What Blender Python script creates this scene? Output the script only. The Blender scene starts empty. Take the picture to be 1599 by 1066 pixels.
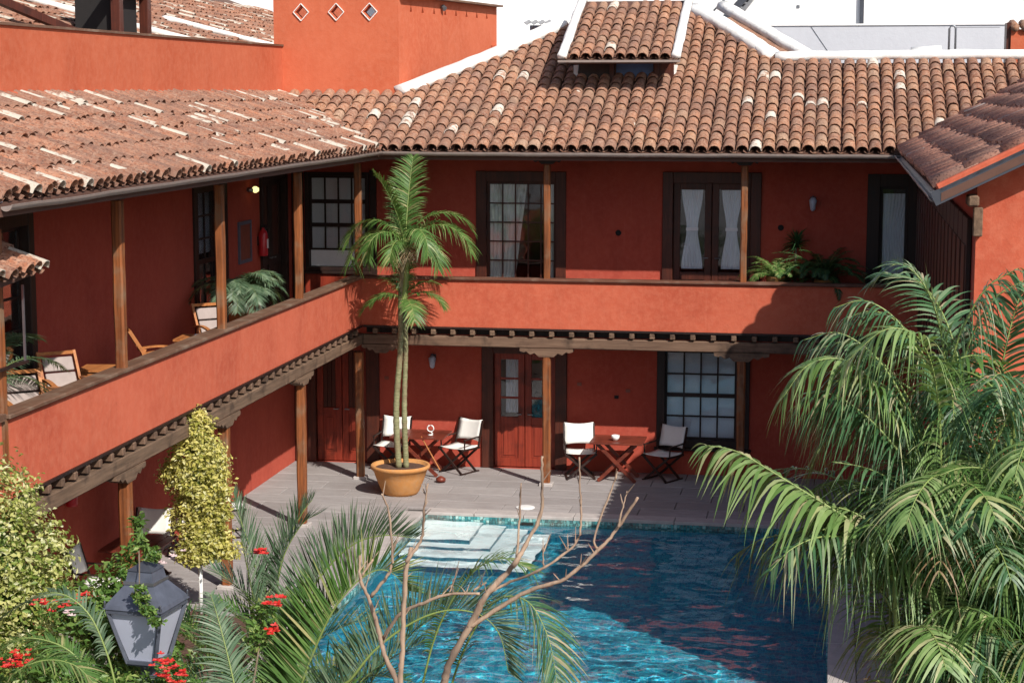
import bpy, bmesh, math, random
from mathutils import Vector, Matrix, noise
from mathutils.geometry import tessellate_polygon
R = math.radians
sc = bpy.context.scene
COL = sc.collection
rnd = random.Random(7)

# ---------------------------------------------------------------- camera, sky, sun, exposure
cam_d = bpy.data.cameras.new('camera'); cam = bpy.data.objects.new('camera', cam_d); COL.objects.link(cam)
cam.location = (0, 0, 7.0)
cam.rotation_euler = (R(90 - 7.745), 0, R(9.861))
cam_d.sensor_width = 36; cam_d.lens = 65.08; cam_d.clip_end = 2000
sc.camera = cam
SUN = Vector((0.78, -0.88, 1.0)).normalized()
w = bpy.data.worlds.new('World'); sc.world = w; w.use_nodes = True
wn = w.node_tree.nodes; wl = w.node_tree.links
sky = wn.new('ShaderNodeTexSky'); sky.sky_type = 'NISHITA'; sky.sun_disc = False
sky.sun_elevation = math.asin(SUN.z); sky.sun_rotation = math.atan2(SUN.x, SUN.y)
sky.altitude = 200; sky.dust_density = 1.6; sky.ozone_density = 1.2
bg = wn['Background']; bg.inputs[1].default_value = 0.115
wl.new(sky.outputs[0], bg.inputs[0])
sl = bpy.data.lights.new('sun', 'SUN'); sl.energy = 5.0; sl.angle = R(0.55); sl.color = (1.0, 0.95, 0.87)
so = bpy.data.objects.new('sun', sl); COL.objects.link(so); so.location = (20, -20, 30)
so.rotation_euler = (-SUN).to_track_quat('-Z', 'Y').to_euler()
sc.view_settings.view_transform = 'Standard'; sc.view_settings.look = 'None'
sc.view_settings.exposure = 0.2; sc.view_settings.gamma = 1.0; sc.view_settings.use_curve_mapping = False
sc.render.engine = 'CYCLES'
sc.cycles.max_bounces = 10; sc.cycles.transparent_max_bounces = 16

# ---------------------------------------------------------------- materials
def nt(name):
    m = bpy.data.materials.new(name); m.use_nodes = True
    t = m.node_tree; return m, t, t.nodes['Principled BSDF']
def N(t, kind, **kw):
    n = t.nodes.new('ShaderNode' + kind)
    for k, v in kw.items():
        if k in n.inputs: n.inputs[k].default_value = v
        else: setattr(n, k, v)
    return n
def coords(t, scale=(1, 1, 1), obj=False):
    c = t.nodes.new('ShaderNodeTexCoord'); mp = t.nodes.new('ShaderNodeMapping')
    if obj: t.links.new(c.outputs['Object'], mp.inputs[0])
    else:
        g = t.nodes.new('ShaderNodeNewGeometry'); t.links.new(g.outputs['Position'], mp.inputs[0])
    mp.inputs['Scale'].default_value = scale; return mp.outputs[0]
def noise_n(t, vec, scale, detail=4, rough=0.6):
    n = N(t, 'TexNoise', Scale=scale, Detail=detail, Roughness=rough); t.links.new(vec, n.inputs['Vector']); return n.outputs[0]
def ramp(t, fac, stops):
    r = t.nodes.new('ShaderNodeValToRGB'); t.links.new(fac, r.inputs[0])
    e = r.color_ramp.elements
    while len(e) < len(stops): e.new(0.5)
    for i, (p, c) in enumerate(stops):
        e[i].position = p; e[i].color = (*c, 1) if len(c) == 3 else c
    return r.outputs[0]
def mixc(t, fac, a, b, mode='MIX'):
    m = t.nodes.new('ShaderNodeMix'); m.data_type = 'RGBA'; m.blend_type = mode
    for i, v in ((0, fac), (6, a), (7, b)):
        if isinstance(v, bpy.types.NodeSocket): t.links.new(v, m.inputs[i])
        elif isinstance(v, (int, float)): m.inputs[i].default_value = v
        else: m.inputs[i].default_value = (*v, 1)
    return m.outputs[2]
def math_n(t, op, a, b=0.0):
    m = t.nodes.new('ShaderNodeMath'); m.operation = op
    for i, v in ((0, a), (1, b)):
        if isinstance(v, bpy.types.NodeSocket): t.links.new(v, m.inputs[i])
        else: m.inputs[i].default_value = v
    return m.outputs[0]
def bump(t, bsdf, h, strength=0.3, dist=0.02):
    b = t.nodes.new('ShaderNodeBump'); b.inputs['Strength'].default_value = strength; b.inputs['Distance'].default_value = dist
    t.links.new(h, b.inputs['Height']); t.links.new(b.outputs[0], bsdf.inputs['Normal'])

def plaster(name, a, b, c, stain=0.25):
    m, t, p = nt(name)
    v = coords(t)
    big = noise_n(t, v, 0.9, 5, 0.65); fine = noise_n(t, v, 9.0, 6, 0.7)
    vs = coords(t, (1.4, 1.4, 0.35)); streak = noise_n(t, vs, 2.6, 5, 0.7)
    col = mixc(t, ramp(t, big, [(0.35, (0, 0, 0)), (0.68, (1, 1, 1))]), a, b)
    col = mixc(t, ramp(t, fine, [(0.42, (0, 0, 0)), (0.75, (.6, .6, .6))]), col, c)
    col = mixc(t, math_n(t, 'MULTIPLY', ramp(t, streak, [(0.5, (0, 0, 0)), (0.8, (1, 1, 1))]), stain), col, [x * 0.62 for x in a])
    patch = noise_n(t, v, 0.35, 4, 0.55); col = mixc(t, ramp(t, patch, [(0.48, (0, 0, 0)), (0.66, (0.45,) * 3)]), col, [min(1, x * 1.10 + .008) for x in b])
    spot = noise_n(t, v, 3.1, 8, 0.8); col = mixc(t, ramp(t, spot, [(0.60, (0, 0, 0)), (0.74, (0.55,) * 3)]), col, [x * 0.7 for x in a])
    hair = noise_n(t, coords(t, (6, 6, .25)), 3.0, 4, .6); col = mixc(t, math_n(t, 'MULTIPLY', ramp(t, hair, [(0.60, (0, 0, 0)), (0.72, (1, 1, 1))]), stain * .6), col, [min(1, x * 1.12 + .015) for x in c])
    t.links.new(col, p.inputs['Base Color']); p.inputs['Roughness'].default_value = 0.93
    p.inputs['Specular IOR Level'].default_value = 0.2
    bump(t, p, fine, 0.35, 0.02)
    return m
M = {}
M['red'] = plaster('red_plaster', (0.41, 0.080, 0.042), (0.52, 0.118, 0.062), (0.55, 0.17, 0.10))
M['red_in'] = plaster('shaded_red_plaster', (0.36, 0.058, 0.038), (0.44, 0.080, 0.048), (0.47, 0.11, 0.072), 0.35)  # darker copy of the red plaster, gallery shade put into its colour
M['orange'] = plaster('orange_plaster', (0.43, 0.093, 0.042), (0.50, 0.125, 0.060), (0.53, 0.17, 0.095), 0.2)
M['white_wall'] = plaster('white_plaster', (0.80, 0.79, 0.77), (0.84, 0.83, 0.82), (0.78, 0.78, 0.78), 0.08)
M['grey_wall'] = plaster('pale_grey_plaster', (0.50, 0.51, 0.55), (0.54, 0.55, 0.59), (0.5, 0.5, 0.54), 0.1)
M['mortar'] = plaster('lime_mortar', (0.74, 0.72, 0.69), (0.84, 0.83, 0.80), (0.5, 0.46, 0.42), 0.35)

def wood(name, a, b, c, axis='z', rough=0.6, scale=1.0):
    m, t, p = nt(name)
    s = {'x': (0.5, 9, 9), 'y': (9, 0.5, 9), 'z': (9, 9, 0.5)}[axis]
    v = coords(t, tuple(q * scale for q in s)); g = noise_n(t, v, 2.2, 6, 0.7)
    v2 = coords(t); k = noise_n(t, v2, 3.0, 3, 0.6)
    col = mixc(t, ramp(t, g, [(0.35, (0, 0, 0)), (0.65, (1, 1, 1))]), a, b)
    col = mixc(t, ramp(t, k, [(0.5, (0, 0, 0)), (0.72, (1, 1, 1))]), col, c)
    t.links.new(col, p.inputs['Base Color']); p.inputs['Roughness'].default_value = rough
    p.inputs['Specular IOR Level'].default_value = 0.35
    bump(t, p, g, 0.4, 0.01)
    return m
M['post'] = wood('weathered_post_wood', (0.10, 0.030, 0.010), (0.30, 0.095, 0.028), (0.20, 0.12, 0.07))
M['beam_x'] = wood('weathered_beam_wood', (0.10, 0.055, 0.035), (0.19, 0.115, 0.075), (0.05, 0.03, 0.02), 'x', 0.8)
M['beam_y'] = wood('weathered_beam_wood_along', (0.09, 0.055, 0.035), (0.20, 0.125, 0.08), (0.05, 0.03, 0.02), 'y', 0.8)
M['rail_x'] = wood('rail_wood', (0.09, 0.035, 0.02), (0.15, 0.06, 0.035), (0.17, 0.10, 0.07), 'x', 0.65)
M['rail_y'] = wood('rail_wood_along', (0.10, 0.05, 0.03), (0.17, 0.09, 0.055), (0.20, 0.14, 0.10), 'y', 0.65)
M['dark_wood'] = wood('dark_joinery', (0.050, 0.013, 0.008), (0.095, 0.024, 0.013), (0.04, 0.014, 0.010), 'z', 0.45)
M['door_wood'] = wood('mahogany_door', (0.17, 0.022, 0.012), (0.30, 0.045, 0.022), (0.10, 0.018, 0.01), 'z', 0.4)
M['black_wood'] = wood('near_black_wood', (0.018, 0.009, 0.007), (0.035, 0.016, 0.012), (0.015, 0.01, 0.01), 'z', 0.5)
M['teak'] = wood('oiled_teak', (0.30, 0.10, 0.03), (0.48, 0.19, 0.06), (0.36, 0.14, 0.05), 'y', 0.45)
M['table'] = wood('table_mahogany', (0.12, 0.022, 0.014), (0.2, 0.045, 0.024), (0.08, 0.02, 0.012), 'x', 0.4)
M['bark'] = wood('bare_branch_bark', (0.26, 0.17, 0.12), (0.42, 0.30, 0.21), (0.17, 0.12, 0.09), 'z', 0.85, 2)

def flat(name, col, rough=0.6, metal=0.0, spec=0.5, var=0.12, scale=8.0):
    m, t, p = nt(name); v = coords(t, obj=True); n = noise_n(t, v, scale, 4, 0.6)
    c = mixc(t, ramp(t, n, [(0.3, (0, 0, 0)), (0.7, (1, 1, 1))]), [max(0, x * (1 - var)) for x in col], [min(1, x * (1 + var)) for x in col])
    t.links.new(c, p.inputs['Base Color']); p.inputs['Roughness'].default_value = rough; p.inputs['Metallic'].default_value = metal
    p.inputs['Specular IOR Level'].default_value = spec
    bump(t, p, n, 0.12, 0.01); return m
M['gutter'] = flat('aged_copper_gutter', (0.30, 0.24, 0.21), 0.55, 0.3)
M['metal'] = flat('dark_painted_metal', (0.055, 0.06, 0.075), 0.5, 0.3)
M['lamp_metal'] = flat('lantern_grey_metal', (0.085, 0.095, 0.125), 0.5, 0.2, var=0.25)
M['steel'] = flat('grey_steel', (0.25, 0.26, 0.28), 0.4, 0.8)
M['canvas'] = flat('white_canvas', (0.80, 0.78, 0.74), 0.95, var=0.03, spec=0.1)
M['cushion'] = flat('cream_cushion', (0.74, 0.70, 0.60), 0.95, var=0.05, spec=0.1)
M['sling'] = flat('taupe_sling', (0.34, 0.28, 0.26), 0.9, var=0.08, spec=0.1)
M['curtain'] = flat('white_curtain', (0.82, 0.83, 0.85), 0.95, var=0.03, spec=0.1)
M['curtain_warm'] = flat('cream_curtain', (0.74, 0.74, 0.68), 0.95, var=0.05, spec=0.1)
M['terracotta'] = plaster('terracotta_pot', (0.48, 0.20, 0.06), (0.56, 0.27, 0.09), (0.46, 0.30, 0.17), 0.5)
M['soil'] = flat('dark_soil', (0.09, 0.045, 0.03), 0.95, var=0.4, scale=20)
M['black'] = flat('black_void', (0.012, 0.010, 0.010), 0.9)
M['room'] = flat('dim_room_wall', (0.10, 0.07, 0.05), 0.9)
M['ext_red'] = flat('extinguisher_red', (0.5, 0.02, 0.03), 0.35)
M['white_paint'] = flat('white_paint', (0.8, 0.8, 0.78), 0.5)
M['ceramic'] = flat('white_ceramic', (0.8, 0.8, 0.78), 0.25)
M['plaque'] = flat('framed_board', (0.22, 0.06, 0.035), 0.5)
M['bluegrey'] = flat('blue_grey_frame', (0.10, 0.11, 0.15), 0.5)
M['cloth_dark'] = flat('ceiling_boards', (0.10, 0.045, 0.03), 0.8)

def rand_val(t):
    oi = t.nodes.new('ShaderNodeObjectInfo'); g = t.nodes.new('ShaderNodeNewGeometry')
    return math_n(t, 'FRACT', math_n(t, 'ADD', oi.outputs['Random'], g.outputs['Random Per Island'])), oi, g
def tile_mat(name, stops, white_lo, white_hi, wcol, lichen=0.5):
    m, t, p = nt(name); r, oi, g = rand_val(t)
    base = ramp(t, r, stops)
    v = coords(t); n1 = noise_n(t, v, 14, 6, 0.75); n2 = noise_n(t, v, 38, 3, 0.6); n3 = noise_n(t, v, 0.55, 3, 0.5)
    col = mixc(t, ramp(t, n1, [(0.40, (0, 0, 0)), (0.72, (lichen,) * 3)]), base, (0.50, 0.37, 0.28))
    col = mixc(t, ramp(t, n2, [(0.52, (0, 0, 0)), (0.66, (0.85,) * 3)]), col, (0.07, 0.035, 0.028))
    n6 = noise_n(t, coords(t, (1, .45, 1)), 0.8, 5, 0.65); col = mixc(t, ramp(t, n6, [(0.42, (0, 0, 0)), (0.66, (0.55,) * 3)]), col, (0.20, 0.115, 0.085))
    n5 = noise_n(t, v, 2.2, 4, 0.6); col = mixc(t, ramp(t, n5, [(0.5, (0, 0, 0)), (0.7, (0.45,) * 3)]), col, (0.12, 0.075, 0.065))
    # lime-washed tiles come in patches: per-tile chance raised by a broad noise
    r2 = math_n(t, 'FRACT', math_n(t, 'MULTIPLY', r, 17.31))
    chance = ramp(t, n3, [(0.40, (white_lo,) * 3), (0.62, (white_hi,) * 3)])
    isw = math_n(t, 'LESS_THAN', r2, chance)
    n4 = noise_n(t, v, 7.5, 5, 0.7); isw = math_n(t, 'MULTIPLY', isw, ramp(t, n4, [(0.40, (0.05,) * 3), (0.50, (1, 1, 1))]))
    col = mixc(t, isw, col, wcol)
    t.links.new(col, p.inputs['Base Color']); p.inputs['Roughness'].default_value = 0.9
    p.inputs['Specular IOR Level'].default_value = 0.2
    bump(t, p, n2, 0.4, 0.012); return m
M['tile_back'] = tile_mat('aged_roof_tile', [(0.0, (0.19, 0.075, 0.045)), (0.25, (0.30, 0.125, 0.07)), (0.5, (0.40, 0.18, 0.10)), (0.7, (0.24, 0.115, 0.08)), (0.85, (0.34, 0.15, 0.075)), (1.0, (0.38, 0.23, 0.15))], 0.01, 0.055, (0.56, 0.50, 0.43), 0.7)
M['tile_left'] = tile_mat('limewashed_roof_tile', [(0.0, (0.19, 0.075, 0.045)), (0.4, (0.29, 0.11, 0.06)), (0.7, (0.36, 0.145, 0.08)), (1.0, (0.23, 0.105, 0.07))], 0.04, 0.22, (0.48, 0.43, 0.36), 0.6)
M['tile_right'] = tile_mat('brown_roof_tile', [(0.0, (0.44, 0.18, 0.12)), (0.5, (0.60, 0.26, 0.17)), (1.0, (0.54, 0.28, 0.20))], 0.0, 0.05, (0.5, 0.4, 0.34), 0.35)
M['tile_chan'] = tile_mat('channel_tile', [(0.0, (0.10, 0.045, 0.03)), (0.5, (0.17, 0.075, 0.045)), (1.0, (0.13, 0.06, 0.04))], 0.0, 0.0, (0.5, 0.4, 0.34), 0.3)

def leaf_mat(name, stops, trans=0.25, rough=0.45, tip=None):
    m, t, p = nt(name); r, oi, g = rand_val(t)
    col = ramp(t, r, stops)
    v = coords(t); n = noise_n(t, v, 3.0, 3); col = mixc(t, ramp(t, n, [(0.35, (0, 0, 0)), (0.7, (0.5,) * 3)]), col, stops[0][1])
    t.links.new(col, p.inputs['Base Color']); p.inputs['Roughness'].default_value = rough
    p.inputs['Specular IOR Level'].default_value = 0.4
    tr = N(t, 'BsdfTranslucent'); t.links.new(mixc(t, 0.35, col, (0.35, 0.45, 0.05)), tr.inputs[0])
    mx = t.nodes.new('ShaderNodeMixShader'); mx.inputs[0].default_value = trans
    t.links.new(p.outputs[0], mx.inputs[1]); t.links.new(tr.outputs[0], mx.inputs[2])
    t.links.new(mx.outputs[0], t.nodes['Material Output'].inputs[0]); return m
M['palm'] = leaf_mat('bright_palm_leaf', [(0, (0.055, 0.13, 0.03)), (0.5, (0.10, 0.20, 0.045)), (0.8, (0.17, 0.27, 0.075)), (1, (0.42, 0.38, 0.17))], 0.3)
M['areca_light'] = leaf_mat('pale_areca_leaf', [(0, (0.10, 0.19, 0.05)), (0.5, (0.20, 0.31, 0.10)), (0.85, (0.32, 0.42, 0.17)), (1, (0.55, 0.48, 0.28))], 0.3)
M['areca'] = leaf_mat('areca_leaf', [(0, (0.03, 0.085, 0.035)), (0.35, (0.065, 0.16, 0.065)), (0.7, (0.13, 0.24, 0.11)), (0.88, (0.28, 0.35, 0.20)), (1, (0.48, 0.38, 0.24))], 0.28)
M['bluepalm'] = leaf_mat('grey_green_palm_leaf', [(0, (0.06, 0.11, 0.06)), (0.5, (0.11, 0.18, 0.10)), (1, (0.22, 0.28, 0.18))])
M['darkleaf'] = leaf_mat('dark_green_leaf', [(0, (0.012, 0.04, 0.015)), (0.6, (0.03, 0.09, 0.03)), (1, (0.05, 0.14, 0.05))])  # darkest of the green leaf mixes
M['dry'] = leaf_mat('dry_brown_leaf', [(0, (0.22, 0.13, 0.06)), (0.5, (0.34, 0.23, 0.12)), (1, (0.42, 0.32, 0.2))])
M['varie'] = leaf_mat('yellow_variegated_leaf', [(0, (0.22, 0.24, 0.04)), (0.15, (0.46, 0.42, 0.09)), (0.5, (0.70, 0.60, 0.17)), (0.85, (0.80, 0.72, 0.30)), (1, (0.85, 0.82, 0.52))], 0.35, 0.5)
M['varie2'] = leaf_mat('cream_variegated_leaf', [(0, (0.12, 0.19, 0.03)), (0.25, (0.30, 0.34, 0.07)), (0.5, (0.54, 0.52, 0.17)), (0.85, (0.70, 0.66, 0.32)), (1, (0.80, 0.77, 0.52))], 0.35, 0.5)
M['shrub'] = leaf_mat('green_shrub_leaf', [(0, (0.05, 0.11, 0.02)), (0.5, (0.11, 0.21, 0.04)), (0.85, (0.20, 0.30, 0.07)), (1, (0.34, 0.38, 0.12))], 0.3)
M['red_flower'] = leaf_mat('red_petal', [(0, (0.5, 0.015, 0.012)), (0.6, (0.65, 0.04, 0.03)), (1, (0.7, 0.12, 0.12))], 0.2)
M['pink_flower'] = leaf_mat('pale_pink_petal', [(0, (0.6, 0.4, 0.4)), (1, (0.75, 0.65, 0.62))], 0.2)
M['rachis'] = flat('green_leaf_stalk', (0.20, 0.26, 0.07), 0.5)
M['stem'] = wood('ringed_palm_stem', (0.13, 0.13, 0.06), (0.30, 0.29, 0.16), (0.20, 0.13, 0.08), 'z', .85); M['stem'].node_tree.nodes['Mapping'].inputs['Scale'].default_value = (3, 3, 16)
M['trunk'] = flat('grey_brown_stem', (0.16, 0.12, 0.08), 0.85, var=0.3)

def glass_mat(name, tint, refl_rough=0.03, opac=0.35):
    m, t, p = nt(name); t.nodes.remove(p)
    tr = N(t, 'BsdfTransparent'); tr.inputs[0].default_value = (*tint, 1)
    gl = N(t, 'BsdfGlossy'); gl.inputs['Roughness'].default_value = refl_rough; gl.inputs[0].default_value = (0.9, 0.92, 0.95, 1)
    fr = N(t, 'Fresnel'); fr.inputs[0].default_value = 1.6
    v = coords(t); n = noise_n(t, v, 2.2, 2); b = t.nodes.new('ShaderNodeBump'); b.inputs['Strength'].default_value = 0.06; b.inputs['Distance'].default_value = 0.05
    t.links.new(n, b.inputs['Height']); t.links.new(b.outputs[0], gl.inputs['Normal'])
    mx = t.nodes.new('ShaderNodeMixShader'); t.links.new(math_n(t, 'ADD', math_n(t, 'MULTIPLY', fr.outputs[0], 0.75), 0.02), mx.inputs[0])
    t.links.new(tr.outputs[0], mx.inputs[1]); t.links.new(gl.outputs[0], mx.inputs[2])
    t.links.new(mx.outputs[0], t.nodes['Material Output'].inputs[0]); return m
M['glass'] = glass_mat('window_glass', (0.95, 0.96, 0.97))
M['lamp_glass'] = flat('frosted_lantern_glass', (0.44, 0.46, 0.56), 0.35, var=0.08, scale=2)
m, t, p = nt('lit_bulb'); p.inputs['Emission Color'].default_value = (1, 0.85, 0.35, 1); p.inputs['Emission Strength'].default_value = 1.3
p.inputs['Base Color'].default_value = (1, 0.9, 0.6, 1); M['bulb'] = m

def paving():
    m, t, p = nt('grey_paving_slab'); r, oi, g = rand_val(t)
    base = ramp(t, r, [(0, (0.29, 0.265, 0.26)), (0.5, (0.33, 0.305, 0.30)), (1, (0.38, 0.35, 0.34))])
    v = coords(t, (1.2, 4.5, 1)); n = noise_n(t, v, 2.4, 6, 0.7); n2 = noise_n(t, coords(t), 22, 4, 0.7); n3 = noise_n(t, coords(t), 0.8, 4, 0.6)
    col = mixc(t, ramp(t, n, [(0.4, (0, 0, 0)), (0.7, (0.7,) * 3)]), base, (0.22, 0.19, 0.18))
    col = mixc(t, ramp(t, n2, [(0.5, (0, 0, 0)), (0.75, (0.5,) * 3)]), col, (0.40, 0.37, 0.35))
    col = mixc(t, ramp(t, n3, [(0.45, (0, 0, 0)), (0.7, (0.5,) * 3)]), col, (0.23, 0.20, 0.19))
    t.links.new(col, p.inputs['Base Color']); p.inputs['Roughness'].default_value = 0.8
    bump(t, p, n2, 0.25, 0.01); return m
M['paving'] = paving()
M['coping'] = flat('pale_coping_stone', (0.42, 0.38, 0.36), 0.75, var=0.15, scale=4)
M['joint'] = flat('dark_joint_mortar', (0.19, 0.17, 0.16), 0.95)
def mosaic(name, stops, s=22.0):
    m, t, p = nt(name); v = coords(t)
    vo = N(t, 'TexVoronoi', Scale=s); vo.distance = 'CHEBYCHEV'; vo.inputs['Randomness'].default_value = 0.0
    t.links.new(v, vo.inputs['Vector'])
    sep = t.nodes.new('ShaderNodeSeparateColor'); t.links.new(vo.outputs['Color'], sep.inputs[0])
    col = ramp(t, sep.outputs[0], stops)
    col = mixc(t, ramp(t, vo.outputs['Distance'], [(0.44, (0, 0, 0)), (0.47, (0.6,) * 3)]), col, (0.3, 0.42, 0.45))
    t.links.new(col, p.inputs['Base Color']); p.inputs['Roughness'].default_value = 0.3; return m
M['mosaic'] = mosaic('blue_pool_mosaic', [(0, (0.005, 0.18, 0.31)), (0.5, (0.010, 0.27, 0.40)), (1, (0.03, 0.41, 0.50))])
M['band'] = flat('teal_mosaic_tile', (0.05, 0.30, 0.30), 0.25, var=0.5, scale=11)
M['step'] = flat('white_pool_step', (0.84, 0.86, 0.85), 0.6, var=0.05)

# ---------------------------------------------------------------- building blocks
class MB:
    def __init__(s): s.v = []; s.f = []
    def quad(s, *pts):
        i = len(s.v); s.v += [tuple(p) for p in pts]; s.f.append(tuple(range(i, i + len(pts))))
    def box(s, a, b, T=None):
        x0, y0, z0 = a; x1, y1, z1 = b; i = len(s.v)
        c = [(x0, y0, z0), (x1, y0, z0), (x1, y1, z0), (x0, y1, z0), (x0, y0, z1), (x1, y0, z1), (x1, y1, z1), (x0, y1, z1)]
        if T: c = [tuple(T(*q)) for q in c]
        s.v += c
        for f in ((0, 3, 2, 1), (4, 5, 6, 7), (0, 1, 5, 4), (1, 2, 6, 5), (2, 3, 7, 6), (3, 0, 4, 7)): s.f.append(tuple(i + k for k in f))
        return s
    def bar(s, p, q, w, h=None, up=(0, 0, 1)):
        p = Vector(p); q = Vector(q); d = (q - p).normalized(); h = h or w
        u = Vector(up); a = d.cross(u)
        if a.length < 1e-4: a = d.cross(Vector((1, 0, 0)))
        a.normalize(); b = a.cross(d).normalized(); i = len(s.v)
        for o in (p, q):
            for sa, sb in ((-1, -1), (1, -1), (1, 1), (-1, 1)): s.v.append(tuple(o + a * sa * w / 2 + b * sb * h / 2))
        for f in ((0, 1, 2, 3), (7, 6, 5, 4), (0, 4, 5, 1), (1, 5, 6, 2), (2, 6, 7, 3), (3, 7, 4, 0)): s.f.append(tuple(i + k for k in f))
        return s
    def tube(s, pts, rad, n=6, caps=True):
        pts = [Vector(p) for p in pts]; i0 = len(s.v); m = len(pts)
        ref = Vector((0.3, 0.2, 1)).normalized()
        for k, p in enumerate(pts):
            d = (pts[min(k + 1, m - 1)] - pts[max(k - 1, 0)]).normalized()
            a = d.cross(ref)
            if a.length < 1e-3: a = d.cross(Vector((1, 0, 0)))
            a.normalize(); b = a.cross(d)
            r = rad[k] if isinstance(rad, (list, tuple)) else rad
            for j in range(n):
                an = 2 * math.pi * j / n; s.v.append(tuple(p + a * r * math.cos(an) + b * r * math.sin(an)))
        for k in range(m - 1):
            for j in range(n):
                s.f.append((i0 + k * n + j, i0 + k * n + (j + 1) % n, i0 + (k + 1) * n + (j + 1) % n, i0 + (k + 1) * n + j))
        if caps:
            s.f.append(tuple(i0 + j for j in range(n))[::-1]); s.f.append(tuple(i0 + (m - 1) * n + j for j in range(n)))
        return s
    def lathe(s, prof, c=(0, 0, 0), n=28):
        i0 = len(s.v); m = len(prof)
        for r, z in prof:
            for j in range(n):
                a = 2 * math.pi * j / n; s.v.append((c[0] + r * math.cos(a), c[1] + r * math.sin(a), c[2] + z))
        for k in range(m - 1):
            for j in range(n): s.f.append((i0 + k * n + j, i0 + k * n + (j + 1) % n, i0 + (k + 1) * n + (j + 1) % n, i0 + (k + 1) * n + j))
        s.f.append(tuple(i0 + j for j in range(n))[::-1]); s.f.append(tuple(i0 + (m - 1) * n + j for j in range(n)))
        return s
    def mesh(s, name, mat, smooth=False, fix=True, bevel=0):
        me = bpy.data.meshes.new(name); me.from_pydata(s.v, [], s.f); me.materials.append(mat)
        if fix or bevel:
            b = bmesh.new(); b.from_mesh(me)
            bmesh.ops.recalc_face_normals(b, faces=b.faces)
            if bevel: bmesh.ops.bevel(b, geom=list(b.edges), offset=bevel, segments=1, affect='EDGES')
            b.to_mesh(me); b.free()
        if smooth: me.polygons.foreach_set('use_smooth', [True] * len(me.polygons))
        me.update(); return me
    def build(s, name, mat, parent=None, smooth=False, kind=None, label=None, fix=True, bevel=0):
        return link(name, s.mesh(name, mat, smooth, fix, bevel), parent, kind, label)
def link(name, me, parent=None, kind=None, label=None):
    o = bpy.data.objects.new(name, me); COL.objects.link(o)
    if parent is not None:
        o.parent = parent
        if parent.get('_w'): o.matrix_parent_inverse = Matrix.Translation(-parent.location)
    if kind: o['kind'] = kind
    if label: o['label'] = label
    return o
WORLD_ROOTS = []
def thing(name, label, cat, loc=(0, 0, 0), rz=0, group=None, world=False):
    o = bpy.data.objects.new(name, None); COL.objects.link(o); o.location = loc; o.rotation_euler = (0, 0, rz)
    o.empty_display_size = 0.2
    o['label'] = label; o['category'] = cat
    if group: o['group'] = group
    if world: o['_w'] = 1; WORLD_ROOTS.append(o)
    return o
def tag(o, label, cat, group=None):
    o['label'] = label; o['category'] = cat
    if group: o['group'] = group
    return o
def dup(root, loc, rz, label, group=None):
    r = root.copy(); COL.objects.link(r); r.location = loc; r.rotation_euler = (0, 0, rz); r['label'] = label
    if group: r['group'] = group
    for ch in list(root.children):
        c = ch.copy(); COL.objects.link(c); c.parent = r
        for g in ch.children:
            d = g.copy(); COL.objects.link(d); d.parent = c
    return r

# ---------------------------------------------------------------- ground, terrace, pool
PX0, PX1, PY0, PY1 = -6.62, 0.05, 19.6, 29.6
g = MB(); o_ = [(-400, -300), (400, -300), (400, 600), (-400, 600)]; i_ = [(PX0, PY0), (PX1, PY0), (PX1, PY1), (PX0, PY1)]
for k in range(4):
    a, b, c, d = o_[k], o_[(k + 1) % 4], i_[(k + 1) % 4], i_[k]
    g.quad((*a, -.06), (*b, -.06), (*c, -.06), (*d, -.06))
g.build('ground', M['joint'], kind='structure', fix=False)
terr = bpy.data.objects.new('terrace', None); COL.objects.link(terr); terr['kind'] = 'structure'
slab_cache = {}
def slab(x0, x1, y0, y1, mat='paving', name='paving_slab', z=0.0, h=.05):
    k = (round(x1 - x0, 3), round(y1 - y0, 3), mat, h)
    if k not in slab_cache:
        slab_cache[k] = MB().box((0, 0, -h), (x1 - x0 - .012, y1 - y0 - .012, 0)).mesh(name, M[mat], bevel=.006)
    o = link(name, slab_cache[k], terr); o.location = (x0, y0, z + rnd.uniform(-.0025, .0025))
def slab_region(x0, x1, y0, y1, w=1.2, h=.6):
    ny = max(1, round((y1 - y0) / h)); hh = (y1 - y0) / ny
    for j in range(ny):
        x = x0 - (w / 2 if j % 2 else 0)
        while x < x1 - .01:
            a, b = max(x, x0), min(x + w, x1)
            if b - a > .05: slab(a, b, y0 + j * hh, y0 + (j + 1) * hh)
            x += w
slab_region(-10.0, 1.5, 29.95, 33.44, 1.15, .58)
slab_region(-10.0, -6.97, 23.0, 29.95, 1.0, .58)
slab_region(0.40, 1.5, 19.3, 29.95, 1.1, .58)
for k in range(8): slab(PX0 + k * .834 - .0, PX0 + (k + 1) * .834, PY1, PY1 + .35, 'coping', 'coping_stone', .012, .07)
for k in range(11):
    y = PY0 + k * .909
    slab(PX0 - .35, PX0, y, y + .909, 'coping', 'coping_stone', .012, .07); slab(PX1, PX1 + .35, y, y + .909, 'coping', 'coping_stone', .012, .07)
pool = bpy.data.objects.new('pool', None); COL.objects.link(pool); pool['kind'] = 'structure'
D = -1.12
b = MB()
b.quad((PX0, PY0, D), (PX1, PY0, D), (PX1, PY1, D), (PX0, PY1, D))
b.quad((PX0, PY1, D), (PX1, PY1, D), (PX1, PY1, -.26), (PX0, PY1, -.26)); b.quad((PX0, PY0, D), (PX1, PY0, D), (PX1, PY0, -.04), (PX0, PY0, -.04))
b.quad((PX0, PY0, D), (PX0, PY1, D), (PX0, PY1, -.26), (PX0, PY0, -.26)); b.quad((PX1, PY0, D), (PX1, PY1, D), (PX1, PY1, -.26), (PX1, PY0, -.26))
b.build('pool_basin', M['mosaic'], pool, fix=False)
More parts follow.
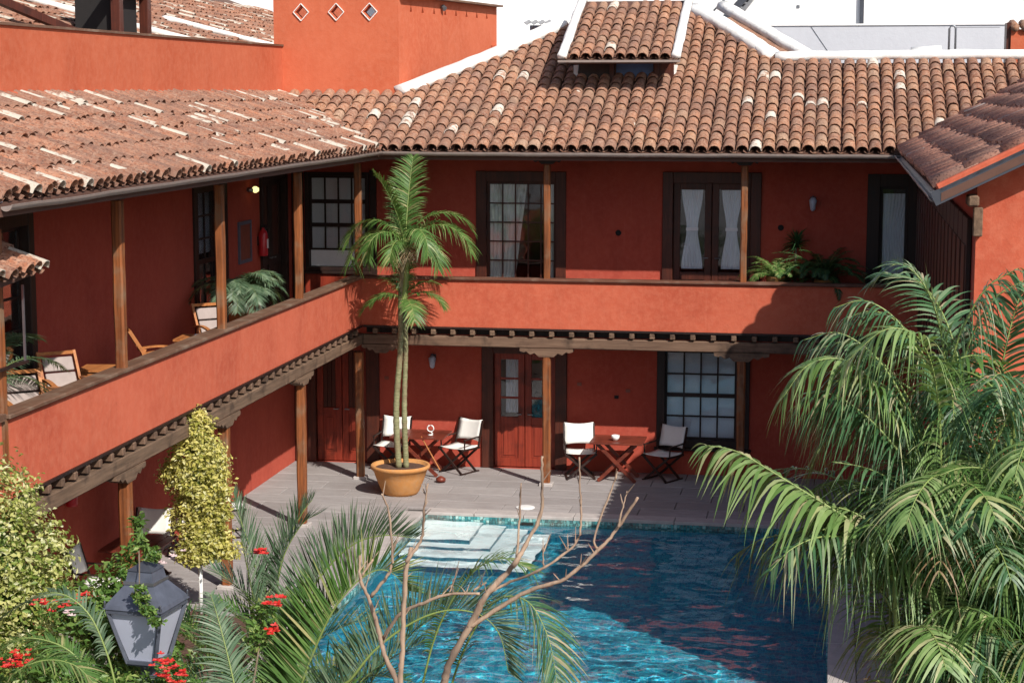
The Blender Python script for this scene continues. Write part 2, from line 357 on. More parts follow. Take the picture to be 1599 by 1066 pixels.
# waterline band of small glazed tiles, real relief
b = MB(); rb = random.Random(3)
n = int((PX1 - PX0) / .052)
for i in range(n):
    for j in range(4):
        x = PX0 + i * .052; z = -.25 + j * .053; q = rb.uniform(0, .006)
        b.box((x + .003, PY1 - .012 - q, z), (x + .049, PY1 + .01, z + .049))
n = int((PY1 - PY0) / .052)
for i in range(n):
    for j in range(4):
        y = PY0 + i * .052; z = -.25 + j * .053; q = rb.uniform(0, .006)
        b.box((PX0 - .01, y + .003, z), (PX0 + .012 + q, y + .049, z + .049)); b.box((PX1 - .012 - q, y + .003, z), (PX1 + .01, y + .049, z + .049))
bandm = tile_mat('glazed_band_tile', [(0, (0.03, 0.17, 0.19)), (0.4, (0.07, 0.34, 0.35)), (0.75, (0.20, 0.50, 0.50)), (1, (0.45, 0.66, 0.62))], 0, 0, (1, 1, 1), 0)
b.build('waterline_tiles', bandm, pool, kind='stuff', fix=False)
b = MB()
for (a0, a1) in ((PX0, PX1),): b.box((a0, PY1 + .0, -.27), (a1, PY1 + .02, -.04))
b.box((PX0 - .02, PY0, -.27), (PX0, PY1, -.04)); b.box((PX1, PY0, -.27), (PX1 + .02, PY1, -.04))
b.build('waterline_backing', M['joint'], pool)
for k in range(4):
    zt = (-.145, -.34, -.54, -.76)[k]
    x1 = (-5.62, -5.24, -4.88, -4.50)[k]; y0 = (28.32, 28.05, 27.66, 27.22)[k]
    if k == 0: MB().box((PX0 + .02, y0, D), (x1, PY1 - .02, zt)).build('pool_step', M['step'], pool, bevel=.02)
    else:
        px, py = prevx, prevy
        s = MB(); s.box((PX0 + .02, y0, D), (x1, py - .001, zt)); s.box((px + .001, py, D), (x1, PY1 - .02, zt)); s.build('pool_step', M['step'], pool)
    rz_ = (-.34, -.54, -.76, -1.1)[k]
    MB().box((PX0 + .03, y0 - .006, rz_ + .004), (x1, y0 - .0005, zt - .022)).build('riser_tiles', M['mosaic'], pool); MB().box((x1 + .0005, y0, rz_ + .004), (x1 + .006, PY1 - .03, zt - .022)).build('riser_tiles', M['mosaic'], pool)
    prevx, prevy = x1, y0
b = MB().box((-4.98, PY1 - .06, -.16), (-4.78, PY1 - .014, -.10)); b.build('skimmer_slot', M['black'], pool)
# rippled water surface
wm = bpy.data.materials.new('pool_water'); wm.use_nodes = True; t = wm.node_tree; t.nodes.remove(t.nodes['Principled BSDF'])
p = N(t, 'BsdfPrincipled'); p.inputs['Base Color'].default_value = (0.84, 0.97, 1.0, 1); p.inputs['Roughness'].default_value = 0.0; p.inputs['IOR'].default_value = 1.33; p.inputs['Transmission Weight'].default_value = 1.0
t.links.new(p.outputs[0], t.nodes['Material Output'].inputs[0])
sl.cycles.is_caustics_light = True
for o in bpy.data.objects:
    if o.name.startswith(('pool_basin', 'pool_step', 'waterline')): o.cycles.is_caustics_receiver = True
WCA = True

nx, ny = 200, 300; vs = []; fs = []
for j in range(ny + 1):
    for i in range(nx + 1):
        x = PX0 + (PX1 - PX0) * i / nx; y = PY0 + (PY1 - PY0) * j / ny
        h = 1.1 * noise.noise(Vector((x * 1.3, y * 1.7, 0))) + (.80 * noise.noise(Vector((x * 3.0 + 3, y * 3.9, 1))) + .16 * noise.noise(Vector((x * 9, y * 13, 2)))) * (.75 + .9 * noise.noise(Vector((x * .5, y * .6, 7))))
        vs.append((x, y, -.12 + h * .021))
for j in range(ny):
    for i in range(nx): a = j * (nx + 1) + i; fs.append((a, a + 1, a + nx + 2, a + nx + 1))
me = bpy.data.meshes.new('pool_water'); me.from_pydata(vs, [], fs); me.materials.append(wm); me.polygons.foreach_set('use_smooth', [True] * len(fs))
water = bpy.data.objects.new('pool_water', me); COL.objects.link(water); water['kind'] = 'structure'
water.cycles.is_caustics_caster = True
# planting beds
MB().box((-8.3, 8, -.05), (-6.97, 22.98, .05)).build('left_garden_bed', M['soil'], kind='structure')
MB().box((-6.97, 4, -.05), (0.40, 19.24, .07)).build('front_garden_bed', M['soil'], kind='structure')
MB().box((0.45, 4, -.05), (8, 19.2, .06)).build('right_garden_bed', M['soil'], kind='structure')

# ---------------------------------------------------------------- frames of reference for walls: (u along, v up, w out)
def TB(Y=33.44): return lambda u, v, w: (u, Y - w, v)
def TL(X=-10.0): return lambda u, v, w: (X + w, u, v)
def TR(X=1.5): return lambda u, v, w: (X - w, u, v)
def wall_mesh(T, u0, u1, v0, v1, ops, th):
    us = sorted({u0, u1, *[o[0] for o in ops], *[o[1] for o in ops]}); vsx = sorted({v0, v1, *[o[2] for o in ops], *[o[3] for o in ops]})
    bm = bmesh.new(); inside = lambda a, b: not any(o[0] < a < o[1] and o[2] < b < o[3] for o in ops)
    grid = {(i, j): inside((us[i] + us[i + 1]) / 2, (vsx[j] + vsx[j + 1]) / 2) for i in range(len(us) - 1) for j in range(len(vsx) - 1)}
    mb = MB()
    for (i, j), ok in grid.items():
        if not ok: continue
        a, b_, c, d = us[i], us[i + 1], vsx[j], vsx[j + 1]
        mb.quad(T(a, c, 0), T(b_, c, 0), T(b_, d, 0), T(a, d, 0)); mb.quad(T(a, c, -th), T(a, d, -th), T(b_, d, -th), T(b_, c, -th))
        for (di, dj, p, q) in ((-1, 0, (a, c), (a, d)), (1, 0, (b_, c), (b_, d)), (0, -1, (a, c), (b_, c)), (0, 1, (a, d), (b_, d))):
            if not grid.get((i + di, j + dj), False): mb.quad(T(*p, 0), T(*q, 0), T(*q, -th), T(*p, -th))
    return mb
def curtain(parent, T, f, v0, v1, w=-.2, mat='curtain', folds=9, amp=.022):
    nu, nv = 40, 16; mb = MB(); k0 = 0
    for j in range(nv + 1):
        v = v0 + (v1 - v0) * j / nv; a, b_ = f((v - v0) / (v1 - v0))
        for i in range(nu + 1):
            s = i / nu; mb.v.append(tuple(T(a + (b_ - a) * s, v, w + amp * math.sin(s * folds * 2 * math.pi) + .006 * math.sin(v * 9 + s * 5))))
    for j in range(nv):
        for i in range(nu): q = j * (nu + 1) + i; mb.f.append((q, q + 1, q + nu + 2, q + nu + 1))
    return mb.build('curtain', M[mat], parent, smooth=True, fix=False)
def window(parent, T, u0, u1, v0, v1, nx, nz, casing=.11, mat='dark_wood', bar=.028, sash=.06, heavy=(), sill=True, name='window', glass=True, depth=.1, mu0=None, mu1=None, mv0=None, mv1=None):
    c = casing; f = MB()
    f.box((u0 - .02, v0 - .02, -.14), (u0 + c, v1 + .02, .035), T); f.box((u1 - c, v0 - .02, -.14), (u1 + .02, v1 + .02, .035), T)
    f.box((u0 + c, v1 - c, -.14), (u1 - c, v1 + .02, .033), T); f.box((u0 + c, v0 - .02, -.14), (u1 - c, v0 + c, .033), T)
    win = f.build(name, M[mat], parent, bevel=.006)
    if sill: MB().box((u0 - .06, v0 - .075, -.02), (u1 + .06, v0 - .022, .08), T).build('sill', M[mat], win, bevel=.008)
    a0, a1, b0, b1 = u0 + c, u1 - c, v0 + c, v1 - c
    if mu0 is not None: a0, a1 = mu0, mu1
    if mv0 is not None: b0, b1 = mv0, mv1
    s = MB(); d = -depth
    s.box((a0, b0, d - .02), (a0 + sash, b1, d + .02), T); s.box((a1 - sash, b0, d - .02), (a1, b1, d + .02), T)
    s.box((a0 + sash, b0, d - .02), (a1 - sash, b0 + sash, d + .02), T); s.box((a0 + sash, b1 - sash, d - .02), (a1 - sash, b1, d + .02), T)
    s.build('sash', M[mat], win)
    x0, x1, z0, z1 = a0 + sash, a1 - sash, b0 + sash, b1 - sash; pw = (x1 - x0) / nx; ph = (z1 - z0) / nz
    for i in range(1, nx): MB().box((x0 + i * pw - bar / 2, z0, d - .012), (x0 + i * pw + bar / 2, z1, d + .014), T).build('muntin', M[mat], win)
    for j in range(1, nz):
        hb = .075 if j in heavy else bar
        MB().box((x0, z0 + j * ph - hb / 2, d - .013), (x1, z0 + j * ph + hb / 2, d + .017), T).build('muntin', M[mat], win)
    if glass:
        for i in range(nx):
            for j in range(nz): MB().box((x0 + i * pw + .004, z0 + j * ph + .004, d - .004), (x0 + (i + 1) * pw - .004, z0 + (j + 1) * ph - .004, d), T).build('pane', M['glass'], win)
    return win
def door(parent, T, u0, u1, v0, v1, mat='door_wood', glass_from=.9, case='dark_wood', leaves=2, casing=.16, rows=2, top='glass', cross=1):
    c = casing; f = MB()
    f.box((u0 - .02, v0, -.16), (u0 + c, v1 + .03, .05), T); f.box((u1 - c, v0, -.16), (u1 + .02, v1 + .03, .05), T); f.box((u0 + c, v1 - c, -.16), (u1 - c, v1 + .03, .048), T)
    fr = f.build('door', M[case], parent, bevel=.008)
    a0, a1 = u0 + c, u1 - c; lw = (a1 - a0) / leaves; top_v = v1 - c
    for k in range(leaves):
        x0 = a0 + k * lw + .006; x1 = a0 + (k + 1) * lw - .006; st = .12; d = -.08; m = MB()
        m.box((x0, v0 + .02, d - .025), (x0 + st, top_v, d + .025), T); m.box((x1 - st, v0 + .02, d - .025), (x1, top_v, d + .025), T)
        zs = [v0 + .02, v0 + glass_from, top_v]
        m.box((x0 + st, zs[0], d - .025), (x1 - st, zs[0] + .16, d + .025), T); m.box((x0 + st, zs[1] - .1, d - .025), (x1 - st, zs[1] + .04, d + .025), T); m.box((x0 + st, zs[2] - .12, d - .025), (x1 - st, zs[2], d + .025), T)
        m.build('door_leaf', M[mat], fr, bevel=.005)
        p = MB(); p.box((x0 + st, zs[0] + .16, d - .012), (x1 - st, zs[1] - .1, d + .004), T); p.box((x0 + st + .05, zs[0] + .21, d + .004), (x1 - st - .05, zs[1] - .15, d + .018), T)
        p.build('lower_panel', M[mat], fr, bevel=.004)
        if top == 'glass':
            MB().box((x0 + st, zs[1] + .04, d - .004), (x1 - st, zs[2] - .12, d), T).build('pane', M['glass'], fr)
            for q in range(1, cross): zz = zs[1] + .04 + (zs[2] - .16 - zs[1]) * q / cross; MB().box((x0 + st, zz - .02, d - .012), (x1 - st, zz + .02, d + .012), T).build('muntin', M[mat], fr)
        else:
            pw = (x1 - x0 - 2 * st) / 3
            for q in range(3): MB().box((x0 + st + q * pw + .004, zs[1] + .04, d - .012), (x0 + st + (q + 1) * pw - .004, zs[2] - .12, d + .008), T).build('board', M[top], fr)
        hx = x1 - .06 if k == 0 else x0 + .06
        h = MB(); h.tube([T(hx, v0 + 1.02, d + .025), T(hx, v0 + 1.02, d + .075), T(hx - .09 * (1 if k == 0 else -1), v0 + 1.02, d + .075)], .012, 6); h.build('handle', M['steel'], fr)
    return fr

# ---------------------------------------------------------------- roof tiles
def tile_geo(L, r0, r1, th, n=6, sq=.92, wob=0.0, seed=0):
    rr = random.Random(seed); v = []; f = []
    for (y, r) in ((0, r0), (L, r1)):
        for k in range(n + 1):
            a = math.pi * k / n; q = r * (1 + rr.uniform(-wob, wob)); v.append((q * math.cos(a), y + rr.uniform(-wob, wob) * .1, q * sq * math.sin(a)))
    for (y, r) in ((0, r0 - th), (L, r1 - th)):
        for k in range(n + 1): a = math.pi * k / n; v.append((r * math.cos(a), y, r * sq * math.sin(a)))
    m = n + 1
    for k in range(n):
        f.append((k, k + 1, m + k + 1, m + k)); f.append((k, 2 * m + k, 2 * m + k + 1, k + 1)); f.append((2 * m + k, 3 * m + k, 3 * m + k + 1, 2 * m + k + 1))
    return v, f
CAM = Vector((0, 0, 7))
def in_poly(x, y, P):
    c = False; j = len(P) - 1
    for i in range(len(P)):
        if (P[i][1] > y) != (P[j][1] > y) and x < (P[j][0] - P[i][0]) * (y - P[i][1]) / (P[j][1] - P[i][1]) + P[i][0]: c = not c
        j = i
    return c
def tile_roof(parent, mat, O, U, V, poly, nu, nv, pitch, expo, L, r0, r1, u_start=0, limit=300, seed=1, jit=1.0, sag=0.0, swing=0.006):
    rr = random.Random(seed); O = Vector(O); U = Vector(U).normalized(); V = Vector(V).normalized(); Nn = U.cross(V)
    if Nn.z < 0: Nn = -Nn
    geos = [tile_geo(L, r0 * s, r1 * s, .014, 6, .9, .035, k) for k, s in enumerate((1, .96, 1.04, 1.0))]
    meshes = []
    for gv, gf in geos:
        m_ = MB(); m_.v = list(gv); m_.f = list(gf); me = m_.mesh('roof_tile', mat, fix=False)
        me.polygons.foreach_set('use_smooth', [True] * len(me.polygons)); me.update(); meshes.append(me)
    items = []
    for i in range(nu):
        du = rr.uniform(-.012, .012) * jit; ph = rr.uniform(0, 6.28); bumpu = rr.uniform(-.006, .006)
        off = rr.uniform(-.07, .02) * 1.0
        for j in range(nv):
            u = u_start + (i + .5) * pitch + du + swing * math.sin(j * .7 + ph); v = j * expo + (off if j else -.03 + rr.uniform(-.015, .015)) + rr.uniform(-.02, .02) * jit
            c = O + U * u + V * (v + L * .5)
            if not in_poly(c.x, c.y, poly): continue
            h = .035 + bumpu + rr.uniform(-.006, .006) * jit - sag * math.sin(math.pi * min(1, j / nv)) * 0
            p = O + U * u + V * v + Nn * h
            tilt = math.atan2(.022, expo) * .9
            Vv = (V * math.cos(-tilt) + Nn * math.sin(-tilt)).normalized()
            # the lower end lies on the tile below, so the low end stands proud
            an = rr.uniform(-.03, .03) * jit
            U2 = (U * math.cos(an) + Vv * math.sin(an)).normalized(); V2 = (Vv - U2 * Vv.dot(U2)).normalized(); N2 = U2.cross(V2)
            if N2.z < 0: U2 = -U2; N2 = -N2
            mt = Matrix(((U2.x, V2.x, N2.x, p.x + N2.x * .028), (U2.y, V2.y, N2.y, p.y + N2.y * .028), (U2.z, V2.z, N2.z, p.z + N2.z * .028), (0, 0, 0, 1)))
            items.append(((p - CAM).length, mt, rr.randrange(4)))
    items.sort(key=lambda q: q[0])
    for d, mt, k in items[:limit]:
        o = link('roof_tile', meshes[k], parent); o.matrix_basis = mt
    rest = MB()
    for d, mt, k in items[limit:]:
        i0 = len(rest.v); rest.v += [tuple(mt @ Vector(q)) for q in geos[k][0]]; rest.f += [tuple(i0 + q for q in ff) for ff in geos[k][1]]
    if rest.v:
        o = rest.build('roof_tiles', mat, parent, smooth=True, kind='stuff', fix=False)
    ch = MB()
    for i in range(nu + 1):
        for j in range(nv):
            u = u_start + i * pitch; v = j * expo; c = O + U * u + V * (v + expo * .5)
            if not in_poly(c.x, c.y, poly): continue
            pr = [(-.075, .055), (-.03, .018), (.03, .018), (.075, .055)]
            for a in range(3):
                q = [O + U * (u + pr[a + da][0]) + V * (v + dv) + Nn * (pr[a + da][1] + (.012 if dv == 0 else 0)) for da, dv in ((0, -.04 if j == 0 else 0), (1, -.04 if j == 0 else 0), (1, expo), (0, expo))]
                ch.quad(*q)
    if ch.v: ch.build('channel_tiles', M['tile_chan'], parent, kind='stuff', fix=False)
def lumpy(name, pts, wd, ht, mat, parent, seed=0, seg=.22, kind=None, label=None, up=(0, 0, 1)):
    rr = random.Random(seed); P = [Vector(p) for p in pts]; path = []
    for a, b_ in zip(P, P[1:]):
        n = max(1, int((b_ - a).length / seg)); path += [a.lerp(b_, k / n) for k in range(n)]
    path.append(P[-1]); mb = MB(); m = len(path); prof = [(-.5, -.35), (-.48, .3), (-.25, .5), (0, .58), (.25, .5), (.48, .3), (.5, -.35)]
    for k, p in enumerate(path):
        d = (path[min(k + 1, m - 1)] - path[max(0, k - 1)]).normalized(); a = d.cross(Vector(up)).normalized(); u = a.cross(d)
        for x, z in prof: mb.v.append(tuple(p + a * (x * wd * (1 + rr.uniform(-.13, .13))) + u * (z * ht * (1 + rr.uniform(-.1, .1)))))
    q = len(prof)
    for k in range(m - 1):
        for j in range(q): mb.f.append((k * q + j, k * q + (j + 1) % q, (k + 1) * q + (j + 1) % q, (k + 1) * q + j))
    mb.f.append(tuple(range(q))); mb.f.append(tuple((m - 1) * q + j for j in range(q)))
    return mb.build(name, mat, parent, smooth=True, kind=kind, label=label)
def slab_poly(name, pts, th, mat, parent):
    mb = MB(); n = len(pts); mb.v = [tuple(p) for p in pts] + [(p[0], p[1], p[2] - th) for p in pts]
    tr = tessellate_polygon([[Vector(p) for p in pts]]); mb.f = [tuple(q) for q in tr] + [tuple(n + k for k in q[::-1]) for q in tr]
    for k in range(n): mb.f.append((k, (k + 1) % n, n + (k + 1) % n, n + k))
    return mb.build(name, mat, parent)

# ---------------------------------------------------------------- the wings of the hotel
back = thing('hotel_wing', 'red two storey wing facing the pool with tiled roof and first floor gallery', 'building wing', (-3, 33, 0), world=True)
left = thing('hotel_wing', 'red wing along the left with long sloping gallery and lime washed tile roof', 'building wing', (-9, 25, 0), world=True)
right = thing('hotel_wing', 'red gable end at right with brown tiled roof and red verge', 'building wing', (3, 25, 0), world=True)

# walls
opsB = [(-9.72, -8.52, 3.66, 5.46), (-6.46, -4.83, 2.96, 5.50), (-3.03, -1.30, 2.96, 5.50), (0.60, 1.50, 2.96, 5.50),
        (-9.72, -8.45, 0, 2.40), (-6.36, -4.80, 0, 2.36), (-3.10, -1.45, .52, 2.40)]
wall_mesh(TB(), -10.0, 3.5, -.05, 6.5, opsB, .35).build('wall', M['red_in'], back, fix=False)
opsL = [(17.9, 22.0, 2.96, 5.45), (28.02, 29.62, 2.96, 5.50), (31.5, 33.05, 2.96, 5.52)]
wall_mesh(TL(), 14.0, 33.44, -.05, 6.5, opsL, .3).build('wall', M['red_in'], left, fix=False)
# rooms behind the openings
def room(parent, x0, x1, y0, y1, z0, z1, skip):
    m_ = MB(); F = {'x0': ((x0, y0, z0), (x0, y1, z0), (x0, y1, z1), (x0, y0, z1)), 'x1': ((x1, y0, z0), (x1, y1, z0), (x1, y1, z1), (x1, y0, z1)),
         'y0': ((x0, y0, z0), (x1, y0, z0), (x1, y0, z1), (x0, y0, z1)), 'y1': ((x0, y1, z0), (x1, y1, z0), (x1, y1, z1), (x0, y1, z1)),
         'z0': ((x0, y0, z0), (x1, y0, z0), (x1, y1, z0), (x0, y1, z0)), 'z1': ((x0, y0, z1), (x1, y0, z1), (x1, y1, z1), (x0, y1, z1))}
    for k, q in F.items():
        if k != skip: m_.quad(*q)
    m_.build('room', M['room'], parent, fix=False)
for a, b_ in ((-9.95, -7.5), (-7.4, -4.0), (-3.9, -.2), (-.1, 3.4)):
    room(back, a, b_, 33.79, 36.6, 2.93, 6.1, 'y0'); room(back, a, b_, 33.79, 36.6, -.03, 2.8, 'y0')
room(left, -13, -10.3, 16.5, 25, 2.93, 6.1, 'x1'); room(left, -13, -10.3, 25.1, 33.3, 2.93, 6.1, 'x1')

# galleries: floor, parapet, rail, joists, beams
for par, box in ((back, ((-8.45, 32.17, 2.82), (1.5, 33.44, 2.95))), (left, ((-10, 14, 2.82), (-8.45, 33.44, 2.95)))):
    MB().box(*box).build('gallery_floor', M['cloth_dark'], par)
MB().box((-8.3, 32.0, 2.82), (1.5, 32.17, 3.655)).build('parapet', M['red'], back)
MB().box((-8.45, 17.55, 2.82), (-8.3, 32.17, 3.655)).build('parapet', M['red'], left)
MB().box((-8.22, 31.95, 3.655), (1.5, 32.20, 3.705)).build('cap_rail', M['rail_x'], back, bevel=.012)
MB().box((-8.50, 17.5, 3.655), (-8.25, 32.22, 3.705)).build('cap_rail', M['rail_y'], left, bevel=.012)
MB().box((-8.27, 31.975, 2.785), (1.5, 32.15, 2.818)).build('trim_board', M['black_wood'], back)
MB().box((-8.43, 17.55, 2.785), (-8.275, 31.97, 2.818)).build('trim_board', M['black_wood'], left)
jx = MB().box((-.045, .03, -.045), (.045, 1.47, .05)).mesh('joist', M['beam_y'], bevel=.012)
k = 0; x = -8.05
while x < 1.45: o = link('joist', jx, back); o.location = (x - 0, 31.93, 2.722); o.matrix_parent_inverse = Matrix.Translation(-back.location); x += .355
jy = MB().box((-1.72, -.045, -.045), (-.04, .045, .05)).mesh('joist', M['beam_x'], bevel=.012)
y = 17.75
while y < 31.85: o = link('joist', jy, left); o.location = (-8.23, y, 2.722); o.matrix_parent_inverse = Matrix.Translation(-left.location); y += .355
MB().box((-8.28, 32.0, 2.47), (1.5, 32.15, 2.655)).build('beam', M['beam_x'], back, bevel=.015)
MB().box((-8.43, 17.55, 2.47), (-8.285, 32.15, 2.655)).build('beam', M['beam_y'], left, bevel=.015)
MB().box((-8.26, 32.19, 2.66), (1.49, 32.215, 2.815)).build('painted_shade_board', M['black_wood'], back)  # black boards added behind the joists, painted in for the shade there
MB().box((-8.50, 17.6, 2.66), (-8.475, 32.1, 2.815)).build('painted_shade_board', M['black_wood'], left)
def capital(par, x, y, z, axis, ln=.95, h=.15, w_=.17, mat=None):
    prof = [(-ln / 2, 0), (-ln / 2, -h * .35), (-ln * .42, -h * .5), (-ln * .38, -h * .36), (-ln * .30, -h * .75), (-ln * .22, -h * .55), (-ln * .14, -h), (ln * .14, -h), (ln * .22, -h * .55), (ln * .30, -h * .75), (ln * .38, -h * .36), (ln * .42, -h * .5), (ln / 2, -h * .35), (ln / 2, 0)]
    mb = MB(); n = len(prof)
    for s in (-1, 1):
        for a, q in prof: mb.v.append((x + a, y + s * w_ / 2, z + q) if axis == 'x' else (x + s * w_ / 2, y + a, z + q))
    tr = tessellate_polygon([[Vector((a, q, 0)) for a, q in prof]])
    mb.f = [tuple(q) for q in tr] + [tuple(n + k for k in q) for q in tr] + [(k, (k + 1) % n, n + (k + 1) % n, n + k) for k in range(n)]
    return mb.build('capital', M[mat or ('beam_x' if axis == 'x' else 'beam_y')], par)
def post(par, x, y, z0, z1, w_, name='post'):
    mb = MB(); n = 8; rr = random.Random(int(x * 7 + y * 13)); path = []
    for k in range(n + 1):
        q = w_ / 2 * (1 + rr.uniform(-.05, .05)); dx = rr.uniform(-.004, .004); z = z0 + (z1 - z0) * k / n; c = q * .68
        for a, b_ in ((-q, -c), (-c, -q), (c, -q), (q, -c), (q, c), (c, q), (-c, q), (-q, c)): mb.v.append((x + a + dx, y + b_, z))
    for k in range(n):
        for j in range(8): mb.f.append((k * 8 + j, k * 8 + (j + 1) % 8, (k + 1) * 8 + (j + 1) % 8, (k + 1) * 8 + j))
    mb.f.append(tuple(range(8))); mb.f.append(tuple(n * 8 + j for j in range(8)))
    return mb.build(name, M['post'], par)
BX = [-4.95, -1.52]; LY = [32.07, 28.3, 24.5, 20.8]
for x in BX:
    post(back, x, 32.07, .05, 2.32, .14); capital(back, x, 32.075, 2.47, 'x'); MB().box((x - .12, 31.95, -.02), (x + .12, 32.19, .05)).build('plinth', M['coping'], back, bevel=.01)
    post(back, x, 32.07, 3.705, 5.70, .115); capital(back, x, 32.075, 5.83, 'x', .7, .12, .12, 'black_wood')
for y in LY:
    post(left, -8.36, y if y < 32 else 32.03, .05, 2.32, .145); capital(left, -8.357, y, 2.47, 'y') if y < 32 else None
    MB().box((-8.48, y - .12, -.02), (-8.24, y + .12, .05)).build('plinth', M['coping'], left, bevel=.01)
    post(left, -8.36, y if y < 32 else 32.07, 3.705, 5.70, .125); capital(left, -8.357, y, 5.83, 'y', .7, .12, .12, 'black_wood') if y < 32 else None
capital(back, -7.95, 32.075, 2.47, 'x', .7)
post(left, -8.36, 17.5, .0, 5.6, .13)
MB().box((-8.28, 32.0, 5.83), (1.5, 32.14, 5.96)).build('eave_beam', M['black_wood'], back)
MB().box((-8.43, 16.7, 5.83), (-8.285, 32.14, 5.96)).build('eave_beam', M['black_wood'], left)

# roofs
sB, sL, sR = .413, .392, .5
zb = lambda y: 5.93 + sB * (y - 31.7)
zl = lambda x: 5.93 + sL * (-7.9 - x)
zr = lambda x: 5.93 + sR * (x - 1.1)
PB = [(-7.9, 31.7), (6.5, 31.7), (6.5, 35.5), (-1.1, 35.44), (-2.65, 37.73), (-4.9, 38.0), (-5.31, 37.38), (-6.47, 35.78), (-8.05, 34.0), (-10.3, 34.0)]
PBt = [(-7.9, 31.6), (1.1, 31.6), (4.24, 35.52), (-1.0, 35.52), (-2.62, 37.8), (-4.9, 38.0), (-5.36, 37.38), (-6.52, 35.80), (-8.05, 33.98), (-10.4, 34.1)]
rb_ = slab_poly('roof', [(x, y, zb(y)) for x, y in PB], .09, M['cloth_dark'], back)
PL = [(-7.9, 16.62), (-7.9, 31.7), (-10.3, 34.0), (-10.3, 16.62)]
rl_ = slab_poly('roof', [(x, y, zl(x)) for x, y in PL], .09, M['cloth_dark'], left)
PR = [(1.1, 19.85), (6.5, 19.85), (6.5, 35.5), (4.24, 35.5), (1.1, 31.7)]
rr_ = slab_poly('roof', [(x, y, zr(x)) for x, y in PR], .09, M['cloth_dark'], right)
tile_roof(rb_, M['tile_back'], (-10.4, 31.7, 5.93), (1, 0, 0), (0, 1, sB), PBt, 66, 22, .2235, .31, .44, .108, .090, seed=2)
tile_roof(rl_, M['tile_left'], (-7.9, 16.62, 5.93), (0, 1, 0), (-1, 0, sL), [(-7.8, 16.5), (-7.8, 31.6), (-10.3, 34.0), (-10.4, 16.5)], 80, 7, .2235, .42, .56, .110, .094, seed=3, jit=1.4)
tile_roof(rr_, M['tile_right'], (1.1, 20.05, 5.93), (0, 1, 0), (1, 0, sR), [(1.0, 20.0), (6.0, 20.0), (6.0, 35.4), (4.24, 35.4), (1.0, 31.6)], 50, 13, .30, .40, .52, .135, .12, seed=4)
# white mortar along hips and ridges
lumpy('hip_mortar', [(-8.05, 33.95, 6.96), (-6.47, 35.78, 7.72), (-5.31, 37.38, 8.40), (-4.9, 38.05, 8.62)], .42, .2, M['mortar'], rb_, 1)
lumpy('hip_mortar', [(-2.9, 38.1, 8.62), (-2.30, 37.15, 8.32), (-1.15, 35.52, 7.60)], .40, .2, M['mortar'], rb_, 2)
lumpy('ridge_mortar', [(-1.15, 35.55, 7.60), (1.5, 35.55, 7.62), (6.5, 35.55, 7.62)], .38, .19, M['mortar'], rb_, 3)
lumpy('ridge_mortar', [(1.35, 35.75, 7.68), (1.9, 35.75, 7.72)], .3, .16, M['mortar'], rb_, 4)
lumpy('valley_mortar', [(-7.95, 31.75, 5.98), (-9.2, 32.95, 6.46)], .2, .06, M['mortar'], rl_, 5)
# the far side of the same roof, seen as a strip beyond the hip
PF = [(-2.5, 38.3, 8.42), (-1.0, 35.9, 7.5), (-.2, 36.1, 7.42), (-1.9, 38.9, 8.5)]
far = slab_poly('roof', PF, .06, M['tile_back'], back)
lumpy('hip_mortar', [(-2.35, 39.2, 8.72), (-.45, 36.3, 7.58)], .34, .18, M['mortar'], far, 6)
# gutters
def gutter(par, p, q, r=.065, seed=0):
    P = [Vector(p).lerp(Vector(q), k / 24) for k in range(25)]; rr = random.Random(seed)
    for k, a in enumerate(P): a.z += rr.uniform(-.006, .006)
    mb = MB(); prof = [(math.cos(math.pi + math.pi * k / 8) * r, math.sin(math.pi + math.pi * k / 8) * r) for k in range(9)]
    prof += [(x * .88, z * .88 + .002) for x, z in prof[::-1]]
    for k, a in enumerate(P):
        d = (Vector(q) - Vector(p)).normalized(); s = d.cross(Vector((0, 0, 1))).normalized()
        for x, z in prof: mb.v.append(tuple(a + s * x + Vector((0, 0, z))))
    n = len(prof)
    for k in range(24):
        for j in range(n): mb.f.append((k * n + j, k * n + (j + 1) % n, (k + 1) * n + (j + 1) % n, (k + 1) * n + j))
    mb.f.append(tuple(range(n))); mb.f.append(tuple(24 * n + j for j in range(n)))
    return mb.build('gutter', M['gutter'], par, smooth=False)
gB = gutter(back, (-7.84, 31.60, 5.92), (1.12, 31.60, 5.91)); gL = gutter(left, (-7.82, 16.66, 5.90), (-7.82, 31.6, 5.93), seed=2); gR = gutter(right, (1.03, 19.9, 5.90), (1.03, 31.55, 5.92), seed=3)
for k in range(10): x = -7.4 + k * .93; MB().bar((x, 31.70, 5.92), (x, 31.60, 5.89), .02, .012).build('bracket', M['gutter'], gB)
for k in range(15): y = 17 + k * 1.03; MB().bar((-7.9, y, 5.92), (-7.86, y, 5.86), .02, .012).build('bracket', M['gutter'], gL)
# boards added behind the gutters to lower the eave shadow on the walls
MB().box((-7.88, 31.672, 5.785), (1.08, 31.696, 5.925)).build('light_stop_board', M['cloth_dark'], back)
MB().box((-7.896, 16.65, 5.785), (-7.872, 31.66, 5.925)).build('light_stop_board', M['cloth_dark'], left)

# rafters under the eaves
for k in range(23):
    x = -7.6 + k * .4; MB().bar((x, 31.75, 5.87), (x, 33.44, 5.87 + 1.69 * sB), .06, .07).build('rafter', M['black_wood'], back)
for k in range(36):
    y = 17 + k * .41; MB().bar((-7.95, y, 5.87), (-10, y, 5.87 + 2.05 * sL), .06, .07).build('rafter', M['black_wood'], left)
